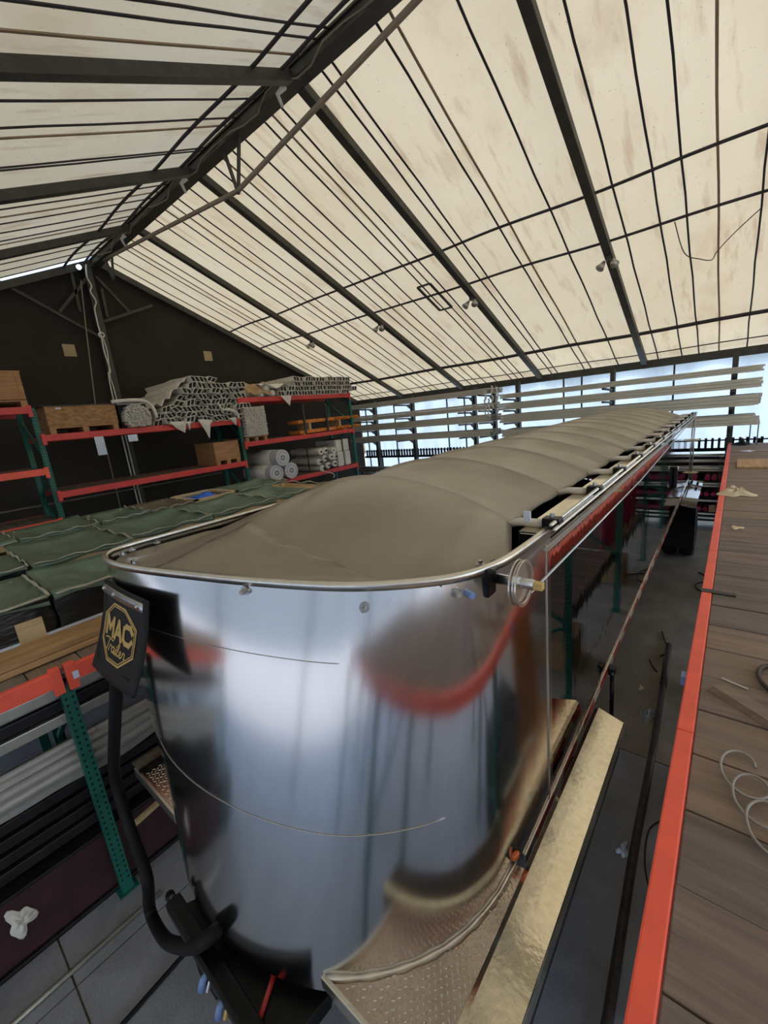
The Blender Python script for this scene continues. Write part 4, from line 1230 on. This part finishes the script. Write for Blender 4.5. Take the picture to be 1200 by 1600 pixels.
# bundle of small rods in a white wrap
t = thing('rod_bundle', 'bundle of small round rods in white wrap beside the chipboard crate', 'rods', (-9.7, 3.5, 3.7))
mb = MB(); dk_ = MB()
for i in range(13):
    for j in range(12):
        y, z = 3.27 + i * .036 + rnd.uniform(-.008, .008), 3.73 + j * .036 + rnd.uniform(-.008, .008)
        if (y - 3.5) ** 2 / .065 + (z - 3.9) ** 2 / .06 < 1:
            mb.ring((GF - .04 + rnd.uniform(-.03, .03), y, z), (1, 0, 0), .010, .018, .3, 8)
part('rod_ends', mb, M['profile'], t, kind='stuff')
part('bundle_core', MB().box(-11.2, 3.24, 3.71, GF - .12, 3.76, 4.14), M['profile_dark'], t)
part('wrap_sheet', MB().tube(spline([(GF + .04, 3.1, 4.2), (GF + .04, 3.4, 4.22), (GF + .03, 3.68, 4.2), (GF + .03, 3.82, 4.08), (GF + .04, 3.86, 3.86)], 4), .035, 8), M['white'], t, smooth=True)
part('wrap_back', MB().box(-11.3, 3.2, 4.15, GF - .02, 3.8, 4.19), M['white'], t, bevel=.02)
# messy wrapped bundle on the far bay top
t = thing('wrapped_bundle', 'messy bundle in brown paper and white film, left end of far top shelf', 'bundle', (-9.7, 6.5, 4.19))
part('paper_wrap', MB().grid(16, 14, lambda u, v: (GF + .02 - .5 * v - .06 * math.sin(7 * u + 3 * v), 6.1 + .75 * u, 4.2 + .36 * math.sin(math.pi * (.06 + .7 * v)) * (.9 + .1 * math.sin(8 * u)) + .03 * math.sin(15 * u))), M['brown_wrap'], t, smooth=True, solid=.01)
for k in range(3):
    part('film_roll', MB().tube([(GF + .02, 6.5 + .16 * k, 4.27 + .11 * (k % 2)), (-11.0, 6.5 + .16 * k, 4.27 + .11 * (k % 2))], .075, 10), M['white'], t, smooth=True)
part('film_top', MB().grid(14, 8, lambda u, v: (GF + .08 - .7 * v, 6.45 + .9 * u, 4.44 + .06 * math.sin(9 * u + 6 * v) + .05 * v)), M['wrap'], t, smooth=True, solid=.006)
single('torn_film', MB().add([(GF + .07, 7.0, 4.2), (GF + .08, 7.35, 4.18), (GF + .1, 7.24, 3.93)], [(0, 1, 2)]), M['white'], 'small torn film corner hanging over the far top beam', 'film', (GF + .08, 7.2, 4.0), solid=.003)
# tall bundle of thin tubes
t = thing('tube_bundle', 'tall banded block of thin round tubes on a pallet, far bay', 'tubes', (-9.7, 6.15, 3.14))
pallet(t, -10.2, GF, 5.84, 6.46, 3.14)
mb = MB()
for i in range(14):
    for j in range(19):
        y, z = 5.87 + i * .0425 + (.021 if j % 2 else 0), 3.28 + j * .0368
        mb.ring((GF - .02 + rnd.uniform(-.02, .02), y, z), (1, 0, 0), .012, .0205, .2, 8)
part('tube_ends', mb, M['profile'], t, kind='stuff')
part('tube_core', MB().box(-10.9, 5.84, 3.255, GF - .1, 6.48, 3.96), M['profile_dark'], t)
part('side_sheet', MB().box(-10.9, 6.49, 3.25, GF, 6.5, 3.98), M['wrap'], t)
# orange wrapped bars reaching past the rack end
t = thing('orange_bundle', 'two long orange-wrapped bar bundles sticking past the far rack end', 'bars', (-9.4, 8.9, 3.14))
for k, z in enumerate((3.2, 3.48)):
    part('wrapped_bar', MB().box(-9.75, 7.6, z - .04, -9.25, 10.0 + .02 * k, z + .055), M['yellow_wood'], t, bevel=.012)
    mb = MB()
    for q in range(26):
        mb.tube([(-9.24, 9.0 + q * .04, z + rnd.uniform(-.03, .05)), (-9.21 + rnd.uniform(0, .02), 9.02 + q * .04, z + rnd.uniform(-.03, .05))], .02, 5)
    part('ragged_edge', mb, M['yellow_wood'], t, kind='stuff')
part('spacer', MB().box(-9.8, 7.7, 3.14, -9.2, 7.78, 3.16).box(-9.8, 9.3, 3.14, -9.2, 9.38, 3.16).box(-9.8, 8.0, 3.255, -9.3, 8.08, 3.44).box(-9.8, 9.2, 3.255, -9.3, 9.28, 3.44), M['pale_wood'], t)
for y in (7.75, 8.6):
    part('side_stake', MB().box(-9.22, y, 3.14, -9.18, y + .05, 3.95), M['steel'], t)
# big white rolls
for i, ((y, z), lb) in enumerate((((6.50, 2.265), 'big white film roll lying lower left of the roll pile'), ((6.95, 2.265), 'big white film roll lying lower right of the roll pile'), ((6.70, 2.635), 'big white film roll resting on top of two others'))):
    t = thing('film_roll', lb, 'roll', (-9.7, y, z), 'big white rolls on the far bay bottom shelf')
    part('roll_body', MB().tube([(-10.3, y, z), (GF + .1 + .04 * i, y, z)], .212, 30), M['roll'], t)
    part('film_cover', MB().tube([(-10.3, y, z), (GF - .12, y, z)], .217, 30), M['wrap'], t, smooth=True)
    part('core_ring', MB().ring((GF + .102 + .04 * i, y, z), (1, 0, 0), .04, .06, .004), M['profile_dark'], t)
    part('end_groove', MB().ring((GF + .101 + .04 * i, y, z), (1, 0, 0), .15, .155, .003), M['darkbar'], t)
# bundle of small white rolls
sm = [(8.08, 2.61), (8.29, 2.62), (8.56, 2.59), (8.66, 2.40), (8.02, 2.33), (8.24, 2.40), (8.47, 2.42), (8.12, 2.135), (8.34, 2.18), (8.58, 2.20)]
for i, (y, z) in enumerate(sm):
    t = thing('small_roll', 'slim white roll in the strapped bundle, ' + ('top row left', 'top row middle', 'top row right', 'far right upper', 'middle row far left', 'middle row left', 'middle row right', 'lowest left', 'lowest middle', 'lowest right')[i], 'roll', (-9.7, y, z), 'slim white rolls in the strapped bundle')
    part('roll_body', MB().tube([(-10.3, y, z), (GF + rnd.uniform(0, .15), y, z)], .092, 16), M['white'], t, smooth=False)
    part('core', MB().tube([(GF + .1, y, z), (GF + .156, y, z)], .025, 10), M['profile_dark'], t)
t = thing('bundle_strap', 'dark strap around the bundle of slim white rolls', 'strap', (-9.4, 8.3, 2.05))
part('strap_band', MB().box(-9.45, 7.90, 2.06, -9.42, 7.915, 2.75).box(-9.45, 7.9, 2.735, -9.42, 8.78, 2.75), M['maroon'], t)
# white boxes
for i, (y0, y1, lb) in enumerate(((8.83, 9.12, 'tall white wrapped pack next to the slim rolls'), (9.14, 9.42, 'tall white wrapped pack at the far end of the bottom shelf'))):
    t = thing('wrapped_pack', lb, 'pack', (-9.6, (y0 + y1) / 2, 2.05))
    part('pack_upper', MB().box(-10.1, y0, 2.5, GF - .02, y1, 2.86), M['white'], t, bevel=.03)
    part('pack_lower', MB().box(-10.1, y0 + .01, 2.06, GF, y1 - .01, 2.5), M['white'], t, bevel=.03)
    part('band', MB().box(-10.11, y1 - .05, 2.052, GF + .006, y1 - .03, 2.875), M['darkbar'], t)
for i in range(4):
    pass
single('loose_strap', MB().tube(spline([(GF + .05, 8.1, 2.04), (GF + .12, 8.3, 1.98), (GF + .1, 8.5, 1.88), (GF + .14, 8.42, 1.8)], 5), .012, 6), M['white'], 'loose white strap end drooping below the slim rolls', 'strap', (GF + .1, 8.3, 1.9), smooth=True)

# ================================================================ CANTILEVER RACKS ALONG THE EAVE
def cantilever(name_lb, cols, xl, xr, levels, grp, seed):
    r = random.Random(seed)
    t = thing('cantilever_rack', name_lb, 'rack', ((xl + xr) / 2, 12.8, 0))
    for x in cols:
        part('column', MB().box(x - .055, 12.72, .1, x + .055, 12.88, 4.0), M['steel'], t, bevel=.006)
        part('base', MB().box(x - .07, 12.4, 0, x + .07, 12.92, .1), M['steel'], t, bevel=.006)
        for z, hh, n, tone in levels:
            a = part('arm', MB().bar((x, 12.72, z - .07), (x, 11.72, z - .025), .055, .045), M['steel'], t)
            part('arm_gusset', MB().add([(x - .01, 12.72, z - .24), (x - .01, 12.72, z - .09), (x - .01, 12.45, z - .08), (x + .01, 12.72, z - .24), (x + .01, 12.72, z - .09), (x + .01, 12.45, z - .08)], [(0, 1, 2), (5, 4, 3), (0, 3, 4, 1), (1, 4, 5, 2), (2, 5, 3, 0)]), M['steel'], a)
    for li, (z, hh, n, tone) in enumerate(levels):
        lay = 3
        for j in range(lay):
            for k in range(n):
                y = 11.76 + k * (.9 / n)
                z0 = z + j * hh / lay
                d0, d1 = r.uniform(-.06, .06), r.uniform(-.06, .06)
                wd, th = .9 / n - .012, hh / lay - .006
                a, b = xl + d0, xr + d1
                mb = MB().box(a, y, z0, b, y + wd, z0 + th * .3).box(a, y, z0 + th * .3, b, y + .012, z0 + th).box(a, y + wd - .012, z0 + th * .3, b, y + wd, z0 + th)
                single('aluminium_channel', mb, M['bars'], 'pale channel, %s from front, %s layer, on %s' % (ORD[k], ('bottom', 'middle', 'top')[j], tone), 'channel', ((a + b) / 2, y + wd / 2, z0), grp + ', ' + tone)
    return t
def zz(v): return H + v
cantilever('left cantilever rack of dark columns and arms under the eave', [-10.9, -9.1, -6.62, -5.93], -11.3, -5.62,
           [(zz(.30), .16, 4, 'the top arms of the left cantilever rack'), (zz(-.16), .2, 4, 'the second arms of the left cantilever rack'), (zz(-.52), .21, 4, 'the third arms of the left cantilever rack'), (zz(-.93), .17, 4, 'the lowest arms of the left cantilever rack')], 'channels', 4)
cantilever('right cantilever rack of dark columns and arms under the eave', [-5.15, -2.58, -.1], -5.28, .33,
           [(zz(.10), .13, 4, 'the top arms of the right cantilever rack'), (zz(-.22), .2, 4, 'the second arms of the right cantilever rack'), (zz(-.58), .23, 4, 'the third arms of the right cantilever rack'), (zz(-.98), .2, 4, 'the lowest arms of the right cantilever rack')], 'channels', 9)
t = thing('film_tangle', 'tangle of clear film hanging on the post between both cantilever racks', 'film', (-5.75, 11.8, 3.2))
for k, (dx, z0, z1) in enumerate(((0, 3.0, 3.6), (.12, 3.3, 3.95), (-.1, 3.1, 3.8), (.28, 3.05, 3.9))):
    part('film_strand', MB().tube([(-5.6 + dx + .03 * math.sin(q * 1.9 + k), 11.7, z0 + (z1 - z0) * q / 8) for q in range(9)], [.012 + .018 * abs(math.sin(q + k)) for q in range(9)], 6), M['white'], t, smooth=True)
# pipes and roll racks below the barrier
t = thing('pipe_stand', 'low stand of long pale pipes and shelves behind the trailer tail', 'stand', (-1.5, 12.3, 0))
for x in (-3.6, -1.55, -.2, .8):
    part('upright', MB().box(x - .04, 12.2, 0, x + .04, 12.3, 1.75), M['steel'], t)
for z in (1.87, 1.73, 1.62, 1.14, .62, .35, .28, .22):
    pass
for k, (z, rr_, x0) in enumerate(((1.80, .028, -6.5), (1.66, .035, -6.5), (1.50, .05, -6.5), (1.44, .03, -3.8), (1.13, .03, -3.8), (1.07, .025, -3.8), (.72, .03, -3.8), (.40, .03, -3.8), (.30, .035, -3.8))):
    part('long_pipe', MB().tube([(x0, 12.16, z), (-.14 if z > 1.7 else .9, 12.16, z)], rr_, 8), M['alu_dull'], t, smooth=True)
for z in (1.19, .81, .45):
    part('shelf', MB().box(-3.8, 12.17, z - .02, .9, 12.62, z), M['darkbar'], t)
part('back_panel', MB().box(-3.8, 12.63, .1, .9, 12.67, 1.7), M['darkbar'], t)
for row, z in enumerate((1.19, .81, .45)):
    for k in range(30):
        x = -2.95 + k * .126
        if k == 19 and row == 0: continue
        single('fabric_roll', MB().tube([(x, 12.17, z + .058), (x, 12.19, z + .058), (x, 12.55, z + .058)], [.048, .057, .057], 12), M['pink'], 'crimson roll end, ' + ORD[k] + ' from the left on the ' + ('top', 'middle', 'bottom')[row] + ' shelf', 'roll', (x, 12.3, z), 'crimson rolls on the %s shelf' % ('top', 'middle', 'bottom')[row]).scale = (1, 1, 1.0)
single('cardboard_piece', MB().box(-.36, 12.09, .47, -.24, 12.11, .63), M['cardboard'], 'small cardboard piece leaning at the stand behind the tyre', 'cardboard', (-.3, 12.1, .47))
t = thing('pipe_bundle', 'long grey pipes lying below the far barrier left of the tarp', 'pipes', (-8.8, 12.5, 1.2))
for k in range(5):
    part('long_pipe', MB().tube([(-11.6, 11.95 + .1 * k, 1.43 + .06 * (k % 2)), (-6.6, 11.95 + .1 * k, 1.43 + .06 * (k % 2))], .05, 8), M['alu_dull'], t, smooth=True)
for x in (-11, -9, -7):
    part('trestle', MB().box(x - .04, 11.8, 0, x + .04, 12.6, 1.38), M['steel'], t)
part('crimson_tarp', MB().box(-11.4, 11.9, 1.0, -9.2, 12.3, 1.25), M['pink'], t)

# ================================================================ RIGHT DECK AND FLOOR ODDMENTS
ZT = 1.996
single('cloth_rag', rag(.06, 7.0, ZT, .16, .28, .09, 11), M['cloth'], 'crumpled pale cloth lying beside the orange beam on the right deck', 'cloth', (.06, 7.0, ZT), smooth=True, solid=.003)
single('wood_strip', MB().add([(-.02, 2.29, ZT), (.05, 2.36, ZT), (.95, 1.66, ZT), (.9, 1.56, ZT), (.0, 2.3, ZT + .022), (.05, 2.35, ZT + .022), (.95, 1.65, ZT + .022), (.9, 1.57, ZT + .022)],
                              [(0, 3, 2, 1), (4, 5, 6, 7), (0, 1, 5, 4), (1, 2, 6, 5), (2, 3, 7, 6), (3, 0, 4, 7)]), M['deck3'], 'long splintered wooden strip lying slantwise on the right deck', 'wood', (.45, 2.0, ZT))
pts = []
for k in range(70):
    a = k * .36
    pts.append((.085 + .0021 * k + .06 * math.cos(a), 1.84 - .0062 * k + .085 * math.sin(a), ZT + .008 + .0006 * (k % 9)))
pts = pts[:58] + [(.26, 1.42, ZT + .006), (.34, 1.36, ZT + .006), (.5, 1.3, ZT + .006)]
single('wire_coil', MB().tube(spline(pts, 3), .0048, 6), M['rope'], 'loose looping grey wire scattered on the right deck planks', 'wire', (.2, 1.6, ZT), smooth=True)
pts = [(.2 + .09 * math.cos(a) + .02 * a, 2.5 + .14 * math.sin(a), ZT + .012) for a in [q * .3 + 1.2 for q in range(18)]]
single('hose_loop', MB().tube(spline(pts, 3), .011, 8), M['rust'], 'dark hose loop at the right picture edge on the deck', 'hose', (.25, 2.45, ZT), smooth=True)
single('white_stick', MB().tube([(.03, 2.42, ZT + .004), (.13, 2.38, ZT + .004)], .004, 6), M['white'], 'short white plastic stick on the deck by the dark hose loop', 'stick', (.08, 2.4, ZT))
single('plywood_offcut', MB().box(.06, 9.0, ZT, .9, 9.9, ZT + .03), M['lumber'], 'flat plywood offcut on the far end of the right deck', 'plywood', (.5, 9.5, ZT))
single('paper_scrap', rag(.08, 5.3, ZT, .05, .06, .012, 21), M['cloth'], 'flat pale paper scrap midway along the right deck', 'paper', (.08, 5.3, ZT), smooth=True)
single('paper_scrap', rag(.22, 11.2, ZT, .1, .1, .02, 22), M['tagwhite'], 'pale scrap near the far end of the right deck', 'paper', (.22, 11.2, ZT), smooth=True)
t = thing('folding_chair_frame', 'thin metal frame standing at the far end of the right deck', 'frame', (.35, 12.3, ZT))
for x in (.25, .38):
    part('leg', MB().tube([(x, 12.3, ZT), (x, 12.3, ZT + .55)], .012, 6), M['steel'], t)
part('bar', MB().tube([(.25, 12.3, ZT + .5), (.38, 12.3, ZT + .5)], .012, 6), M['steel'], t)
single('tool_heap', rag(.12, 12.35, ZT, .14, .1, .12, 23), M['darkbar'], 'small dark heap of tools at the far deck corner', 'tools', (.12, 12.35, ZT), smooth=True)
# floor
pts = [(-.50, 6.23, .03), (-.455, 5.2, .03), (-.41, 4.16, .03), (-.38, 2.92, .03), (-.33, 1.85, .03), (-.3, .6, .03)]
t = thing('floor_rod', 'long rusty steel rod on the floor between trailer and right rack', 'rod', (-.4, 3.5, 0))
part('rod', MB().tube(pts, .03, 10), M['rust'], t, smooth=True)
part('rod_sleeve', MB().tube([(-.45, 5.2, .036), (-.497, 6.2, .036)], .036, 10), M['rust'], t, smooth=True)
single('floor_rod', MB().tube([(-3.21, .62, .02), (-3.19, -1.4, .02)], .018, 8), M['alu_dull'], 'thin pale pipe on the floor beside the left rack foot', 'pipe', (-3.2, -.3, 0), smooth=True)
single('floor_cable', MB().tube([(-2.7, 1.4, .014), (-2.66, .5, .014), (-2.62, .0, .014), (-2.6, -1.4, .014)], .014, 8), M['rubber'], 'dark cable on the floor in front of the trailer', 'cable', (-2.65, 0, 0), smooth=True)
for (x, y, lb, mm, s) in ((-.45, 2.94, 'white paper scrap on the floor beside the rusty rod', 'tagwhite', .07), (-.53, 4.62, 'crumpled clear film scrap on the floor by the rod', 'clear', .14), (-.66, 5.1, 'small beige scrap on the floor beside the trailer', 'cloth', .05)):
    single('floor_scrap', rag(x, y, .004, s * .5, s, s * .5, int(y * 10)), M[mm], lb, 'scrap', (x, y, 0), smooth=True, solid=.002)
for (pts, lb) in (([(-.62, 6.6, .012), (-.56, 6.35, .014), (-.5, 6.15, .012)], 'thin brown twig on the floor near the middle of the aisle'), ([(-.66, 5.75, .012), (-.6, 5.6, .012), (-.55, 5.52, .012)], 'short dark twig lying beside the trailer on the floor'), ([(-.56, 5.9, .012), (-.5, 6.02, .01)], 'dark stick touching the far end of the rusty rod')):
    single('twig', MB().tube(spline(pts, 4), .01, 6), M['rust'], lb, 'twig', pts[0], smooth=True)
pts = spline([(-.35, 9.2, .012), (-.2, 9.0, .012), (-.1, 8.7, .012), (-.15, 8.4, .012), (-.3, 8.35, .012), (-.35, 8.6, .012), (-.2, 8.75, .012), (.05, 8.6, .012)], 5)
single('floor_wire', MB().tube(pts, .01, 6), M['rubber'], 'looping black cord on the floor beside the tyre', 'cord', (-.2, 8.7, 0), smooth=True)
pts = spline([(-.26, 3.35, .008), (-.32, 3.2, .008), (-.3, 2.9, .008), (-.2, 2.6, .008)], 5)
single('floor_wire', MB().tube(pts, .006, 6), M['rust'], 'thin curved wire on the floor under the orange beam', 'wire', (-.28, 3, 0), smooth=True)

# ================================================================ GOODS UNDER THE RIGHT DECK (seen in the polished trailer side)
for i, (y, lb) in enumerate(((8.05, 'plain cardboard box on the floor under the right deck, far one'), (4.95, 'plain cardboard box on the floor under the right deck, near one'))):
    t = thing('cardboard_box', lb, 'box', (.25, y + .3, 0))
    part('box_body', MB().box(.05, y, 0, .55, y + .6, .42), M['cardboard'], t, bevel=.008)
    part('flap', MB().box(.05, y, .421, .295, y + .6, .427).box(.305, y, .421, .55, y + .6, .427), M['cardboard'], t)
for k in range(26):
    y = 7.12 + k * .185
    if y > 9.5: break
    single('fabric_roll', MB().tube([(.15, y, 1.0), (.15, y, 1.72 + .1 * rnd.random())], .075, 12), M['pink'], 'crimson roll standing under the right deck, ' + ORD[k] + ' counting from the near end', 'roll', (.15, y, 1.0), 'crimson rolls standing under the right deck')
t = thing('leaning_board', 'tan board leaning under the right deck', 'board', (.3, 3.6, 0))
part('board_panel', MB().add([(.12, 3.2, 0), (.12, 4.2, 0), (.45, 4.2, 1.6), (.45, 3.2, 1.6), (.15, 3.2, 0), (.15, 4.2, 0), (.48, 4.2, 1.6), (.48, 3.2, 1.6)], [(0, 1, 2, 3), (7, 6, 5, 4), (0, 4, 5, 1), (1, 5, 6, 2), (2, 6, 7, 3), (3, 7, 4, 0)]), M['yellow_wood'], t)
part('cleat', MB().bar((.27, 3.22, .8), (.27, 4.18, .8), .03, .08), M['crate'], t)
t = thing('film_wrapped_stack', 'grey stack in crumpled clear film on the floor under the right deck', 'stack', (.35, 2.7, 0))
for k in range(4):
    part('stacked_board', MB().box(.1, 2.1, .02 + .22 * k, .8, 3.1, .2 + .22 * k), M['darkbar'], t)
part('film', MB().grid(24, 10, lambda u, v: (.07 + .015 * math.sin(v * 13 + u * 21), 2.05 + 1.1 * u, 1.0 * v + .03 * math.sin(u * 30))), M['clear'], t, smooth=True)
